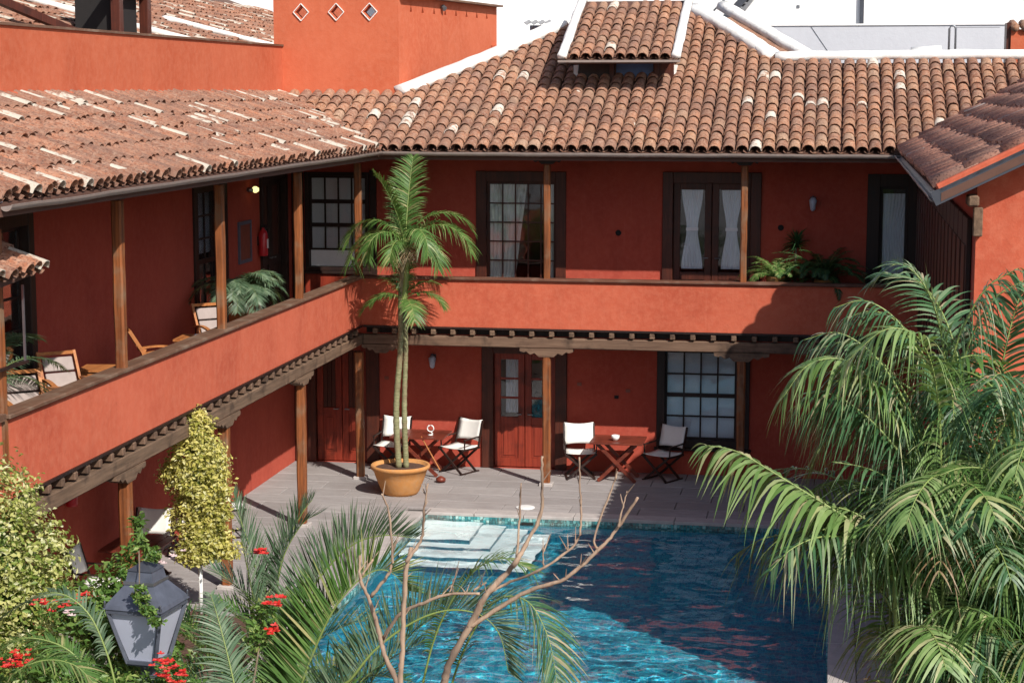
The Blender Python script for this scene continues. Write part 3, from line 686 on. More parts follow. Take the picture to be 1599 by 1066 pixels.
# verge of the left roof: scalloped whitewashed tile ends
v = MB()
for k in range(10):
    x = -7.95 - k * .24; v.tube([(x, 16.60, zl(x) - .02), (x, 16.72, zl(x) - .02)], .075, 8)
v.bar((-7.9, 16.64, zl(-7.9) - .0), (-10.3, 16.64, zl(-10.3) - .0), .1, .07); v.build('verge_mortar', M['mortar'], rl_)
# right wing: gable wall, courtyard side, verge
mb = MB(); gx = [(1.5, -.05), (6.5, -.05), (6.5, zr(6.5) - .12), (1.5, zr(1.5) - .12)]
for (a, y0) in ((0, 20.3), (1, 20.6)):
    mb.v += [(x, y0, z) for x, z in gx]
mb.f = [(0, 1, 2, 3), (7, 6, 5, 4), (0, 4, 5, 1), (1, 5, 6, 2), (2, 6, 7, 3), (3, 7, 4, 0)]
mb.build('gable_wall', M['red'], right)
wall_mesh(TR(), 20.6, 33.44, -.05, 6.1, [], .3).build('wall', M['red_in'], right, fix=False)
MB().bar((1.06, 19.94, 5.96), (6.5, 19.94, zr(6.5) + .05), .17, .11).build('verge_mortar', M['red'], right, bevel=.02)
MB().bar((1.02, 19.88, 5.86), (6.5, 19.88, zr(6.5) - .06), .05, .15).build('barge_board', M['metal'], right)
for k in range(4):
    x = 1.25 + k * .0; 
MB().box((1.38, 19.95, 5.78), (1.5, 20.3, 5.90)).build('eave_corbel', M['beam_y'], right, bevel=.02)
MB().box((1.46, 20.2, 5.45), (1.56, 20.29, 5.76)).build('corner_post', M['beam_y'], right, bevel=.01)
for k in range(16):
    y = 20.8 + k * .78
    if y < 33: MB().box((1.44, y, 2.98), (1.495, y + .7, 5.6)).build('wall_panel', M['black_wood'], right, bevel=.008)
    if y < 33: MB().box((1.425, y + .12, 3.3), (1.44, y + .58, 5.3)).build('raised_panel', M['dark_wood'], right)

# windows and doors of the back wing
T = TB()
w1 = window(back, T, -9.72, -8.52, 3.66, 5.46, 4, 3, casing=.05, mat='black_wood', heavy=(1, 2), mv0=4.02, mv1=5.40, sash=.035, bar=.03)
MB().box((-9.66, 3.72, -.115), (-8.58, 4.02, -.09), T).build('curtain_strip', M['curtain'], w1)
curtain(w1, T, lambda s: (-9.64, -8.6), 4.05, 5.38, -.125, 'curtain', 14, .005)
MB().box((-9.98, 2.96, -.03), (-9.76, 5.5, .05), T).build('wall_panel', M['black_wood'], back)
MB().box((-9.74, 2.96, 0), (-8.50, 3.58, .03), T).build('wall_panel', M['door_wood'], back)
MB().box((-8.48, 2.96, 0), (-8.36, 5.52, .06), T).build('wall_post', M['black_wood'], back)
w2 = window(back, T, -6.46, -4.83, 2.96, 5.50, 5, 5, casing=.17, heavy=(3,), sash=.05, sill=False, mv0=3.5)if False else window(back, T, -6.46, -4.83, 2.96, 5.50, 5, 6, casing=.17, sash=.05, sill=False, bar=.024)
curtain(w2, T, lambda s: (-6.26, -5.55 - .28 * (1 - s)**1.0), 3.1, 5.33, -.15, 'curtain_warm', 8, .025)
curtain(w2, T, lambda s: (-5.14 + .02 * (1 - s), -4.98), 3.1, 5.33, -.15, 'curtain_warm', 4, .025)
d2 = door(back, T, -3.03, -1.30, 2.96, 5.50, mat='dark_wood', glass_from=.72, casing=.17)
def tied(u0, u1):
    def f(s):
        k = .25 * math.exp(-((s - .5) / .30) ** 2); wd = u1 - u0; return (u0 + wd * k, u1 - wd * k)
    return f
curtain(d2, T, tied(-2.72, -2.32), 3.78, 5.22, -.10, 'curtain', 7, .008)
curtain(d2, T, tied(-2.0, -1.62), 3.78, 5.22, -.10, 'curtain', 7, .008)
for a, b_ in ((-2.58, -2.46), (-1.87, -1.75)): MB().box((a - .05, 4.47, -.088), (b_ + .05, 4.53, -.078), T).build('tie_band', M['curtain'], d2)
d3 = window(back, T, .60, 1.49, 2.96, 5.50, 1, 1, casing=.20, mat='black_wood', sill=False, sash=.05)
curtain(d3, T, lambda s: (.86, 1.40 - .14 * math.exp(-((s - .55) / .28) ** 2)), 3.75, 5.17, -.135, 'curtain', 9, .018)
# ground floor
d1 = door(back, T, -6.36, -4.80, 0.0, 2.36, mat='door_wood', glass_from=.92, casing=.20, cross=3)
curtain(d1, T, lambda s: (-5.98, -5.70), 1.0, 2.05, -.3, 'curtain', 5, .02)
dc = door(back, T, -9.72, -8.45, 0.0, 2.40, mat='door_wood', glass_from=1.0, casing=.14, top='dark_wood')
MB().box((-8.44, 0, 0), (-8.34, 2.4, .06), T).build('wall_post', M['dark_wood'], back)
MB().box((-9.98, 0, 0), (-9.78, 2.4, .05), T).build('wall_post', M['dark_wood'], back)
w3 = window(back, T, -3.10, -1.45, .52, 2.40, 4, 4, casing=.13, heavy=(2,), mu0=-2.97, mu1=-1.68, mat='black_wood', sash=.03, bar=.03)
MB().box((-1.68, .65, -.12), (-1.58, 2.27, .0), T).build('jamb_board', M['dark_wood'], w3)
curtain(w3, T, lambda s: (-2.96, -1.68), .66, 2.27, -.17, 'curtain', 2, .004)
# left wing openings
T = TL()
w4 = window(left, T, 17.9, 22.0, 2.96, 5.45, 7, 5, casing=.14, mat='black_wood', sill=False)
w5 = window(left, T, 28.02, 29.62, 2.96, 5.50, 4, 6, casing=.12, mat='black_wood', sill=False, heavy=(3,), sash=.04)
curtain(w5, T, lambda s: (28.2, 29.3), 4.35, 5.36, -.14, 'curtain', 8, .012)
d4 = door(left, T, 31.5, 33.05, 2.96, 5.52, mat='black_wood', case='black_wood', glass_from=1.0, casing=.12, top='dark_wood')
# sunken skirting line at the foot of the gallery walls
MB().box((-8.3, 33.425, 2.95), (.58, 33.44, 3.02)).build('skirting', M['red_in'], back)

# ---------------------------------------------------------------- terrace wall and tower above the left roof
tw = thing('terrace_wall', 'long orange red terrace wall standing above the left tile roof', 'wall', (-10.4, 24, 6.8), world=True)
MB().box((-10.62, 12, 6.6), (-10.3, 34.02, 7.80)).build('wall', M['orange'], tw)
MB().box((-10.65, 12, 7.80), (-10.27, 34.03, 7.835)).build('coping', M['rail_y'], tw)
lumpy('flashing', [(-10.28, 16, 6.93), (-10.28, 34.0, 6.93)], .10, .07, M['orange'], tw, 11, seg=.3)
ct = thing('tower', 'orange red tower block with three diamond openings and small triangular vents', 'tower', (-9.2, 34.5, 6.7), world=True)
def holed(name, T, outer, holes, th, mat, parent):
    loops = [outer] + holes; mb = MB(); flatp = [p for l in loops for p in l]; n = len(flatp)
    mb.v = [tuple(T(u, v, 0)) for u, v in flatp] + [tuple(T(u, v, -th)) for u, v in flatp]
    tr = tessellate_polygon([[Vector((u, v, 0)) for u, v in l] for l in loops])
    mb.f = [tuple(q) for q in tr] + [tuple(n + k for k in q[::-1]) for q in tr]; s = 0
    for l in loops:
        m_ = len(l)
        for k in range(m_): mb.f.append((s + k, s + (k + 1) % m_, n + s + (k + 1) % m_, n + s + k))
        s += m_
    return mb.build(name, mat, parent)
dia = lambda u, v, r: [(u - r, v), (u, v - r * 1.08), (u + r, v), (u, v + r * 1.08)]
tri = lambda u, v, r: [(u - r, v - r), (u + r, v - r), (u + r * .5, v + r * .2), (u, v + r * 1.5), (u - r * .5, v + r * .2)]
fw = holed('front_wall', TB(34.0), [(-10.46, 6.6), (-8.05, 6.6), (-8.05, 8.72), (-10.46, 8.72)], [dia(u, 8.43, .115) for u in (-9.92, -9.24, -8.60)], .22, M['orange'], ct)
for u in (-9.92, -9.24, -8.60):
    for a, b_ in (((-.15, 0), (0, -.16)), ((0, -.16), (.15, 0)), ((.15, 0), (0, .16)), ((0, .16), (-.15, 0))):
        MB().bar((u + a[0], 33.99, 8.43 + a[1]), (u + b_[0], 33.99, 8.43 + b_[1]), .012, .035, up=(0, 1, 0)).build('opening_trim', M['mortar'], fw)
A_ = Vector((-8.05, 34.0)); B_ = Vector((-7.05, 38.7)); dd = (B_ - A_).normalized(); nn = Vector((dd.y, -dd.x)); LN = (B_ - A_).length
TS = lambda u, v, w: (A_.x + dd.x * u + nn.x * w, A_.y + dd.y * u + nn.y * w, v)
us_ = [.55 + k * .53 for k in range(8)]
holed('side_wall', TS, [(.0, 6.6), (LN, 6.6), (LN, 8.70), (.0, 8.72)], [tri(u, 8.50, .055) for u in us_], .22, M['orange'], ct)
MB().box((-10.46, 34.24, 6.6), (-10.24, 38.6, 8.7)).build('side_wall', M['orange'], ct); MB().box((-10.2, 38.4, 6.6), (-7.2, 38.6, 8.0)).build('rear_wall', M['white_wall'], ct)
MB().box((-10.5, 33.95, 8.72), (-8.02, 34.26, 8.76)).build('coping', M['rail_x'], ct); MB().bar((*(A_), 8.74), (*(B_), 8.72), .3, .04).build('coping', M['rail_y'], ct)
mb = MB(); mb.v = [(-7.1, 38.4, 6.9), (-6.82, 38.4, 7.05), (-6.82, 38.4, 7.80), (-6.95, 38.4, 7.9), (-7.1, 38.4, 7.92)]; mb.v += [(x, 38.9, z) for x, y, z in mb.v]
mb.f = [(0, 1, 2, 3, 4), (9, 8, 7, 6, 5)] + [(k, (k + 1) % 5, 5 + (k + 1) % 5, 5 + k) for k in range(5)]; mb.build('buttress', M['orange'], ct)
o = MB(); o.tube([(-7.62, 35.9, 8.60), (-7.56, 35.86, 8.55)], .05, 8); o.build('flood_lamp', M['steel'], ct)

# ---------------------------------------------------------------- roofs further up on the left
ur = thing('upper_roof', 'weathered tile roof with white mortar hips rising behind the terrace wall', 'roof', (-14, 30, 7.3), world=True)
zu = lambda x: 7.35 + .36 * (-11.2 - x)
sb = slab_poly('roof_deck', [(-11.2, 16, zu(-11.2)), (-11.2, 52, zu(-11.2)), (-17.5, 52, zu(-17.5)), (-17.5, 16, zu(-17.5))], .15, M['cloth_dark'], ur)
tile_roof(sb, M['tile_left'], (-11.2, 16, 7.35), (0, 1, 0), (-1, 0, .36), [(-11, 24), (-11, 51.8), (-17.4, 51.8), (-17.4, 24)], 160, 15, .2235, .36, .48, .108, .09, seed=9, limit=220, jit=1.6)
for k, (p, q) in enumerate((((-12.3, 30.6), (-11.25, 35.5)), ((-14.6, 30.9), (-11.3, 36.9)), ((-13.9, 37.5), (-11.9, 41.5)))):
    lumpy('hip_mortar', [(p[0], p[1], zu(p[0]) + .14), (q[0], q[1], zu(q[0]) + .14)], .3, .14, M['mortar'], sb, 20 + k)
df = thing('roof_dormer', 'open dark timber dormer frame on the upper left roof', 'dormer', (-12.6, 31.6, 7.7), world=True)
for y in (29.9, 31.2): MB().box((-12.0, y - .09, 7.5), (-11.84, y + .09, 8.95)).build('post', M['dark_wood'], df, bevel=.01)
MB().box((-12.0, 29.0, 8.62), (-11.85, 32.0, 8.78)).build('beam', M['dark_wood'], df)
MB().bar((-12.9, 27.0, 8.45), (-11.85, 29.9, 7.62), .14, .12).build('raking_beam', M['dark_wood'], df)
MB().box((-12.7, 29.98, 7.7), (-12.05, 31.12, 8.95)).build('opening_shade_box', M['black'], df)  # solid black box painted in as the shade inside the frame

# ---------------------------------------------------------------- dormer on the back roof
dm = thing('roof_dormer', 'tiled shed dormer with small blue window on the pool side roof', 'dormer', (-3.8, 34.6, 7.0), world=True)
sD = .412; zd = lambda y: 7.53 + sD * (y - 33.65)
PD = [(-4.86, 33.65), (-2.90, 33.65), (-2.90, 36.5), (-4.86, 36.5)]
rd = slab_poly('roof', [(x, y, zd(y)) for x, y in PD], .07, M['cloth_dark'], dm)
tile_roof(rd, M['tile_back'], (-4.80, 33.65, 7.53), (1, 0, 0), (0, 1, sD), [(-4.84, 33.5), (-2.93, 33.5), (-2.93, 36.5), (-4.84, 36.5)], 9, 9, .206, .30, .43, .100, .084, seed=12)
for x in (-4.93, -2.86): lumpy('verge_mortar', [(x, 33.62, 7.59), (x, 36.6, zd(36.6) + .07)], .17, .12, M['mortar'], rd, 31)
MB().box((-5.00, 33.60, 7.485), (-2.78, 33.66, 7.525)).build('eave_board', M['gutter'], rd)
T = TB(34.62)
MB().box((-4.75, 34.62, 6.8), (-4.15, 34.75, 7.62)).build('front_wall', M['black_wood'], dm); MB().box((-3.28, 34.62, 6.8), (-2.98, 34.75, 7.62)).build('front_wall', M['dark_wood'], dm)
wd = window(dm, T, -4.15, -3.28, 6.98, 7.62, 1, 1, casing=.06, sash=.03, mat='dark_wood', sill=False, glass=False)
MB().box((-4.12, 34.72, 6.98), (-3.30, 34.74, 7.62)).build('blue_blind', flat('blue_blind', (0.05, 0.12, 0.32), .4), wd)
for x in (-4.82, -2.98): MB().box((x - .04, 34.70, 6.7), (x + .04, 36.4, 7.45)).build('cheek', M['mortar'], dm)

# ---------------------------------------------------------------- white buildings behind
wb = thing('white_building', 'large plain white building filling the skyline behind the roofs', 'building', (0, 46, 0), world=True)
MB().box((-30, 53, 0), (-10.7, 54, 14)).build('far_wall', M['white_wall'], wb)
MB().box((-10.6, 46, 0), (12, 50, 14)).build('wall', M['white_wall'], wb)
MB().box((-10.6, 41.5, 0), (-5.2, 45.9, 7.9)).build('lower_wall', M['white_wall'], wb)
for x, z in ((-4.75, 8.93), (-4.4, 8.82), (-1.0, 8.95)): MB().box((x, 45.98, z), (x + .07, 46.0, z + .07)).build('wall_stain', M['steel'], wb)
MB().box((.50, 45.9, 8.55), (.60, 46.0, 10)).build('downpipe', M['metal'], wb)
gwl = thing('parapet_wall', 'long pale grey parapet wall behind the ridge at right', 'wall', (1, 44, 0), world=True)
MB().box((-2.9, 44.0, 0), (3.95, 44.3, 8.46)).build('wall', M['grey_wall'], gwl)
MB().box((-2.9, 43.97, 8.46), (3.95, 44.33, 8.50)).build('coping', M['white_wall'], gwl)
for x0, z0, x1, z1 in ((-1.62, 8.44, -1.35, 7.7), (-.62, 8.44, -.1, 7.7)): MB().bar((x0, 43.995, z0), (x1, 43.995, z1), .012, .012).build('crack', M['steel'], gwl)
co = thing('corrugated_canopy', 'grey corrugated canopy and sheet fixed to the white building', 'canopy', (-6.2, 41, 7.8), world=True)
def corrug(pts4, n, amp, name, mat, parent):
    a, b_, c, d = [Vector(p) for p in pts4]; mb = MB(); nrm = (b_ - a).cross(d - a).normalized()
    for k in range(n + 1):
        s = k / n; o_ = nrm * amp * math.sin(k * math.pi / 2)
        mb.v.append(tuple(a.lerp(b_, s) + o_)); mb.v.append(tuple(d.lerp(c, s) + o_))
    for k in range(n): mb.f.append((2 * k, 2 * k + 2, 2 * k + 3, 2 * k + 1))
    return mb.build(name, mat, parent, fix=False)
corrug([(-6.85, 40.6, 8.42), (-5.3, 40.6, 8.42), (-5.3, 41.4, 8.52), (-6.85, 41.4, 8.52)], 40, .03, 'canopy_sheet', M['steel'], co)
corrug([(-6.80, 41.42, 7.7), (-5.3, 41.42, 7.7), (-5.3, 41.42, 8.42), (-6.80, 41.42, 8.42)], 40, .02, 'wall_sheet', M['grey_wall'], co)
st = thing('stairway', 'dark steel outdoor stair climbing the white building', 'stairs', (-2.6, 45.5, 8), world=True)
for y in (45.2, 45.85): MB().bar((-3.0, y, 8.35), (-1.9, y, 9.5), .05, .16).build('stringer', M['metal'], st)
for k in range(11): MB().box((-3.0 + k * .1, 45.2, 8.42 + k * .105), (-2.78 + k * .1, 45.85, 8.44 + k * .105)).build('tread', M['steel'], st)
MB().bar((-3.3, 45.2, 8.5), (-2.2, 45.2, 9.65), .04).build('handrail', M['metal'], st)
ch = thing('chimney', 'small red chimney with tile cap at the right edge behind the ridge', 'chimney', (3.7, 38.2, 7), world=True)
MB().box((3.35, 38, 6.9), (4.4, 38.6, 8.17)).build('shaft', M['orange'], ch)
MB().box((3.27, 38.05, 6.9), (3.35, 38.55, 8.3)).build('side_slab', M['dark_wood'], ch)
for k in range(5): v_ = MB(); v_.tube([(3.42 + k * .2, 37.92, 8.2), (3.42 + k * .2, 38.65, 8.3)], .085, 8); v_.build('cap_tile', M['tile_back'], ch, smooth=True)
pp = thing('vent_pipe', 'pair of grey steel vent pipes joined at top behind the right ridge', 'pipe', (2.35, 40, 6.5), world=True)
v_ = MB(); v_.tube([(2.28, 40, 6.5), (2.28, 40, 8.25), (2.31, 40, 8.31), (2.38, 40, 8.31), (2.41, 40, 8.25), (2.41, 40, 6.5)], .024, 8); v_.build('pipe', M['steel'], pp, smooth=True)
MB().bar((2.41, 40, 8.27), (3.3, 40, 8.27), .01).build('cable', M['steel'], pp)
MB().box((2.0, 39.6, 6.2), (3.2, 40.4, 6.52)).build('base_roof', M['white_wall'], pp)

# low tiled canopy at the left edge
lc = thing('tiled_canopy', 'small tiled canopy poking in at the left edge below the eave', 'canopy', (-8.9, 17, 4.9), world=True)
sC = .42
def canopy():
    pts = [(-8.02, 16.2), (-8.18, 18.02), (-9.9, 18.02), (-9.9, 16.2)]; zc_ = lambda x: 5.12 + sC * (-8.1 - x)
    d = slab_poly('roof', [(x, y, zc_(x)) for x, y in pts], .06, M['cloth_dark'], lc)
    tile_roof(d, M['tile_left'], (-8.08, 16.2, 5.12), (0, 1, 0), (-1, 0, sC), [(-7.9, 16.1), (-8.0, 18.05), (-9.9, 18.05), (-9.9, 16.1)], 9, 4, .21, .36, .5, .105, .09, seed=14)
    for y in (16.5, 17.9): MB().bar((-8.25, y, 5.0), (-8.25, y, 4.2), .022).build('post', M['steel'], lc)
    MB().box((-8.27, 16.2, 4.18), (-8.23, 17.95, 4.21)).build('rail', M['black_wood'], lc)
canopy()
lb = thing('garden_wall', 'narrow red wall at the left edge beside the gallery end post', 'wall', (-8.4, 15.8, 0), world=True)
MB().box((-8.6, 13.5, -.05), (-8.30, 17.40, 3.66)).build('wall', M['red'], lb); MB().box((-8.63, 13.5, 3.66), (-8.26, 17.43, 3.73)).build('cap', M['rail_y'], lb)

# ---------------------------------------------------------------- fittings on the walls
def wall_lamp(loc, label, back_=True):
    t_ = thing('wall_lamp', label, 'wall lamp', loc)
    MB().box((-.05, -.03, -.06), (.05, 0, .06)).build('back_plate', M['metal'], t_)
    v_ = MB(); v_.tube([(0, -.02, .03), (0, -.12, .08), (0, -.12, .02)], .012, 6); v_.build('arm', M['metal'], t_)
    v_ = MB(); v_.lathe([(.03, .05), (.07, .0), (.045, -.16), (.02, -.19)], (0, -.12, 0), 10); v_.build('shade', M['lamp_glass'], t_, smooth=True)
wall_lamp((-7.30, 33.44, 2.05), 'small lantern on the ground floor wall left of the double door')
wall_lamp((-.37, 33.44, 5.05), 'small lantern on the gallery wall above the potted plants')
bl = thing('bulkhead_lamp', 'glowing yellow lamp on the red wall under the left eave', 'wall lamp', (-10, 30.85, 5.28))
v_ = MB(); v_.lathe([(.05, -.04), (.09, -.02), (.09, .02), (.05, .04)], (.05, 0, 0), 12); v_.build('base', M['steel'], bl); v_ = MB(); v_.lathe([(.02, -.05), (.065, -.02), (.065, .03), (.02, .06)], (.13, 0, 0), 12); v_.build('bulb', M['bulb'], bl, smooth=True)
fb = thing('notice_board', 'framed board with blue grey frame on the left gallery wall', 'board', (-10, 30.57, 4.4))
MB().box((0, -.30, -.32), (.02, .30, .32)).build('panel', M['plaque'], fb)
for a, b_ in (((0, -.34, -.36), (.035, -.28, .36)), ((0, .28, -.36), (.035, .34, .36)), ((0, -.28, .30), (.034, .28, .36)), ((0, -.28, -.36), (.034, .28, -.30))): MB().box(a, b_).build('frame', M['bluegrey'], fb)
def extinguisher(loc, label):
    t_ = thing('fire_extinguisher', label, 'fire extinguisher', loc)
    v_ = MB(); v_.lathe([(.0, -.24), (.075, -.235), (.08, -.2), (.08, .14), (.06, .2), (.025, .23), (.025, .26)], (.1, 0, 0), 14); v_.build('cylinder', M['ext_red'], t_, smooth=True)
    MB().box((.07, -.03, .26), (.16, .03, .31)).build('valve', M['black'], t_); v_ = MB(); v_.tube([(.12, .03, .28), (.15, .09, .2), (.14, .10, -.05)], .012, 6); v_.build('hose', M['black'], t_)
    MB().box((.178, -.045, -.1), (.182, .045, .06)).build('instruction_label', M['white_paint'], t_); MB().box((0, -.04, -.05), (.03, .04, .1)).build('bracket', M['black'], t_)
extinguisher((-10, 31.35, 4.33), 'red fire extinguisher beside the gallery door upstairs')
extinguisher((-10, 22.75, 1.75), 'red fire extinguisher on the lower wall behind the variegated shrub')
for loc, lab in (((-5.55 + 1.7, 33.44, 4.42), 'small round stain plate on the red gallery wall between the windows'), ((-.93, 33.44, 4.55), 'small dark vent on the gallery wall right of the curtained door')):
    o = MB(); o.lathe([(.05, -.01), (.055, 0), (.03, .012)], (0, 0, 0), 10); ob = o.build('wall_vent', M['black']); ob.rotation_euler = (R(90), 0, 0); ob.location = (loc[0], loc[1] - .012, loc[2]); tag(ob, lab, 'vent')
for loc, lab in (((-4.55, 33.43, 1.62), 'pale wall socket right of the ground floor double door'), ((-3.65, 33.43, 1.52), 'pale wall socket left of the ground floor window'), ((-3.86, 33.43, 1.40), 'dark wall socket under the beam left of the ground floor window'), ((-8.2, 33.43, 1.64), 'pale wall socket by the corner post')):
    ob = MB().box((-.04, -.012, -.03), (.04, 0, .03)).build('wall_socket', M['black'] if 'dark' in lab else M['plaque']); ob.location = loc; tag(ob, lab, 'socket')
o = MB(); o.lathe([(.0, 0), (.16, 0), (.16, .014), (.12, .022), (0, .022)], (0, 0, 0), 20); ob = o.build('skimmer_lid', M['white_paint'], smooth=False); ob.location = (-5.02, 30.2, .004); tag(ob, 'round white lid set in the paving behind the pool', 'lid')

# ---------------------------------------------------------------- folding canvas chairs, tables
def canvas_sheet(rows, th=.012):   # rows of points across, from one edge to the other
    mb = MB(); n = len(rows[0]); m_ = len(rows)
    for off in (0, 1):
        for r in rows:
            for p in r: mb.v.append((p[0], p[1], p[2] - off * th))
    for a in range(m_ - 1):
        for b_ in range(n - 1):
            q = a * n + b_; mb.f.append((q, q + 1, q + n + 1, q + n)); mb.f.append((m_ * n + q, m_ * n + q + n, m_ * n + q + n + 1, m_ * n + q + 1))
    for b_ in range(n - 1):
        for a in (0, m_ - 1): q = a * n + b_; mb.f.append((q, q + 1, m_ * n + q + 1, m_ * n + q))
    for a in range(m_ - 1):
        for b_ in (0, n - 1): q = a * n + b_; mb.f.append((q, q + n, m_ * n + q + n, m_ * n + q))
    return mb
def folding_chair(label, loc, rz, group):
    t_ = thing('folding_chair', label, 'chair', loc, rz, group)      # faces -y
    W_, Dp = .27, .24
    rows = []
    for a in range(7):
        y = -Dp + 2 * Dp * a / 6; rows.append([(x * W_, y, .47 + .02 * (abs(x) ** 2) - .012 + .02 * abs(y / Dp) ** 3) for x in (-1, -.66, -.33, 0, .33, .66, 1)])
    canvas_sheet(rows).build('seat', M['canvas'], t_, smooth=True)
    rows = []
    for a in range(8):
        s = a / 7; z = .58 + .34 * s; y = .25 + .10 * s
        rows.append([(x * (W_ - .012 * math.sin(s * math.pi)), y + .03 * (1 - x * x), z + (.035 * x * x if s > .9 else 0) - (.02 * x * x if s < .1 else 0)) for x in (-1, -.66, -.33, 0, .33, .66, 1)])
    mb = canvas_sheet(rows, .0); 
    mb.v = [(x, y + (.012 if i >= len(mb.v) // 2 else 0), z) for i, (x, y, z) in enumerate(mb.v)]; mb.build('backrest', M['canvas'], t_, smooth=True)
    for s in (-1, 1):
        MB().bar((s * .275, .22, .44), (s * .275, .362, .94), .028, .032).build('back_post', M['black_wood'], t_)
        MB().bar((s * .275, .26, .45), (s * .275, -.26, .46), .028, .035).build('seat_rail', M['black_wood'], t_)
        for y in (-.22, .2): MB().bar((s * .265, y + .012 * s, .45), (-s * .25, y + .012 * s, .01), .024, .04).build('leg', M['black_wood'], t_)
        MB().bar((s * .25, -.27, .012), (s * .25, .27, .012), .03, .024).build('foot_rail', M['black_wood'], t_)
        MB().bar((s * .285, .27, .66), (s * .285, -.20, .64), .035, .02).build('armrest', M['black_wood'], t_)
        MB().bar((s * .285, -.18, .64), (s * .275, -.18, .46), .02).build('arm_post', M['black_wood'], t_)
    return t_
G = 'white canvas folding chairs'
folding_chair('white canvas folding chair behind the corner post, left of the potted palm', (-8.0, 32.95, 0), R(-6), G)
folding_chair('white canvas folding chair just left of the ground floor double door, angled to the left', (-6.72, 32.95, 0), R(-28), G)
folding_chair('white canvas folding chair facing the pool just right of the middle post', (-4.45, 32.85, 0), R(12), G)
folding_chair('shaded canvas folding chair under the ground floor window, turned left', (-2.95, 32.9, 0), R(-30), G)
folding_chair('white canvas folding chair seen from behind the left post, facing the wall table', (-9.68, 24.85, 0), R(0), G)
folding_chair('white canvas folding chair mostly hidden by the yellow topiary, beside the third post', (-9.35, 27.5, 0), R(115), G)
folding_chair('canvas folding chair seen edge on next to the large variegated shrub', (-9.55, 22.8, 0), R(95), G)
folding_chair('canvas folding chair turned sideways between the left post and yellow topiary', (-9.6, 26.3, 0), R(-85), G)
def table(label, loc, rz, w_=.95, d_=.75, h=.74):
    t_ = thing('folding_table', label, 'table', loc, rz, 'dark wooden folding tables')
    for k in range(6): y = -d_ / 2 + k * d_ / 6; MB().box((-w_ / 2, y + .003, h - .03), (w_ / 2, y + d_ / 6 - .003, h)).build('plank', M['table'], t_, bevel=.004)
    for s in (-1, 1): MB().box((s * w_ * .36 - .02, -d_ * .45, h - .07), (s * w_ * .36 + .02, d_ * .45, h - .031)).build('batten', M['table'], t_)
    for y in (-d_ * .32, d_ * .32):
        for s in (-1, 1): MB().bar((s * w_ * .36, y + s * .02, h - .05), (-s * w_ * .36, y + s * .02, .015), .035, .06).build('leg', M['table'], t_)
    MB().bar((0, -d_ * .32, h * .5), (0, d_ * .32, h * .5), .03).build('stretcher', M['table'], t_)
table('dark wooden folding table behind the potted palm, between two white chairs', (-7.38, 32.7, 0), 0, 1.0, .85)
table('dark wooden cross legged table right of the middle post with a white bowl', (-3.74, 32.75, 0), 0, .95, .80)
table('dark table against the lower left wall beside the large variegated shrub', (-9.45, 23.95, 0), R(90), 1.0, .8)
# things on the tables
o = MB(); o.lathe([(.0, 0), (.035, 0), (.07, .05), (.075, .10), (.062, .10), (.055, .05), (0, .03)], (0, 0, 0), 16); ob = o.build('bowl', M['ceramic'], smooth=True); ob.location = (-3.78, 32.62, .741); tag(ob, 'small white bowl on the table right of the middle post', 'bowl')
gl = thing('napkin_holder', 'curled white metal holder on the table behind the potted palm', 'table ornament', (-7.18, 32.6, .741))
v_ = MB(); v_.tube([(.06 * math.sin(a), 0, .12 + .06 * math.cos(a)) for a in [k * .5 for k in range(13)]], .012, 6); v_.tube([(0, 0, .06), (.04, 0, .03), (0, 0, .0)], .014, 6); v_.lathe([(.0, 0), (.05, 0), (.05, .01), (0, .012)], (0, 0, 0), 12); v_.build('loop', M['ceramic'], gl, smooth=True)
fs_ = thing('folded_parasol', 'wooden pole leaning beside the potted palm table', 'pole', (-6.98, 32.1, 0))
v_ = MB(); v_.tube([(-.32, .25, .75), (.1, -.1, .22)], .014, 6); v_.build('pole', M['teak'], fs_); v_ = MB(); v_.lathe([(.0, 0), (.09, 0), (.09, .05), (.03, .09), (0, .1)], (.12, -.12, .02), 12); v_.build('foot', M['table'], fs_, smooth=True)

# ---------------------------------------------------------------- teak gallery furniture
def armchair(label, loc, rz):
    t_ = thing('armchair', label, 'armchair', loc, rz, 'teak armchairs on the left gallery'); t_.scale = (.86, .86, .84)   # faces -y
    for s in (-1, 1):
        v_ = MB(); P = [(s * .30, .34 - .1 * k, .60 + .035 * math.sin(k * .5)) for k in range(8)]
        for a, b_ in zip(P, P[1:]): v_.bar(a, b_, .075, .028)
        v_.build('armrest', M['teak'], t_)
        MB().bar((s * .29, -.30, 0), (s * .29, -.30, .60), .05).build('leg', M['teak'], t_); MB().bar((s * .27, .46, 0), (s * .27, .22, .60), .05).build('leg', M['teak'], t_)
        MB().bar((s * .27, .16, .36), (s * .27, .52, .98), .04, .055).build('back_post', M['teak'], t_)
        MB().bar((s * .28, -.32, .36), (s * .28, .3, .30), .035, .07).build('side_rail', M['teak'], t_)
    MB().bar((-.27, .505, .96), (.27, .505, .96), .03, .05).build('top_rail', M['teak'], t_)
    for k, (a, b_) in enumerate(((0, .55), (.6, .94))):
        p = Vector((0, .165, .38)); q = Vector((0, .49, .93)); m_ = MB(); m_.bar(p.lerp(q, a), p.lerp(q, b_), .44, .05, up=(0, 1, 0)); m_.build('back_sling', M['sling'], t_, bevel=.01)
    for k in range(2): MB().box((-.25, -.32 + k * .27, .35), (.25, -.07 + k * .27, .43)).build('seat_cushion', M['cushion'], t_, bevel=.02)
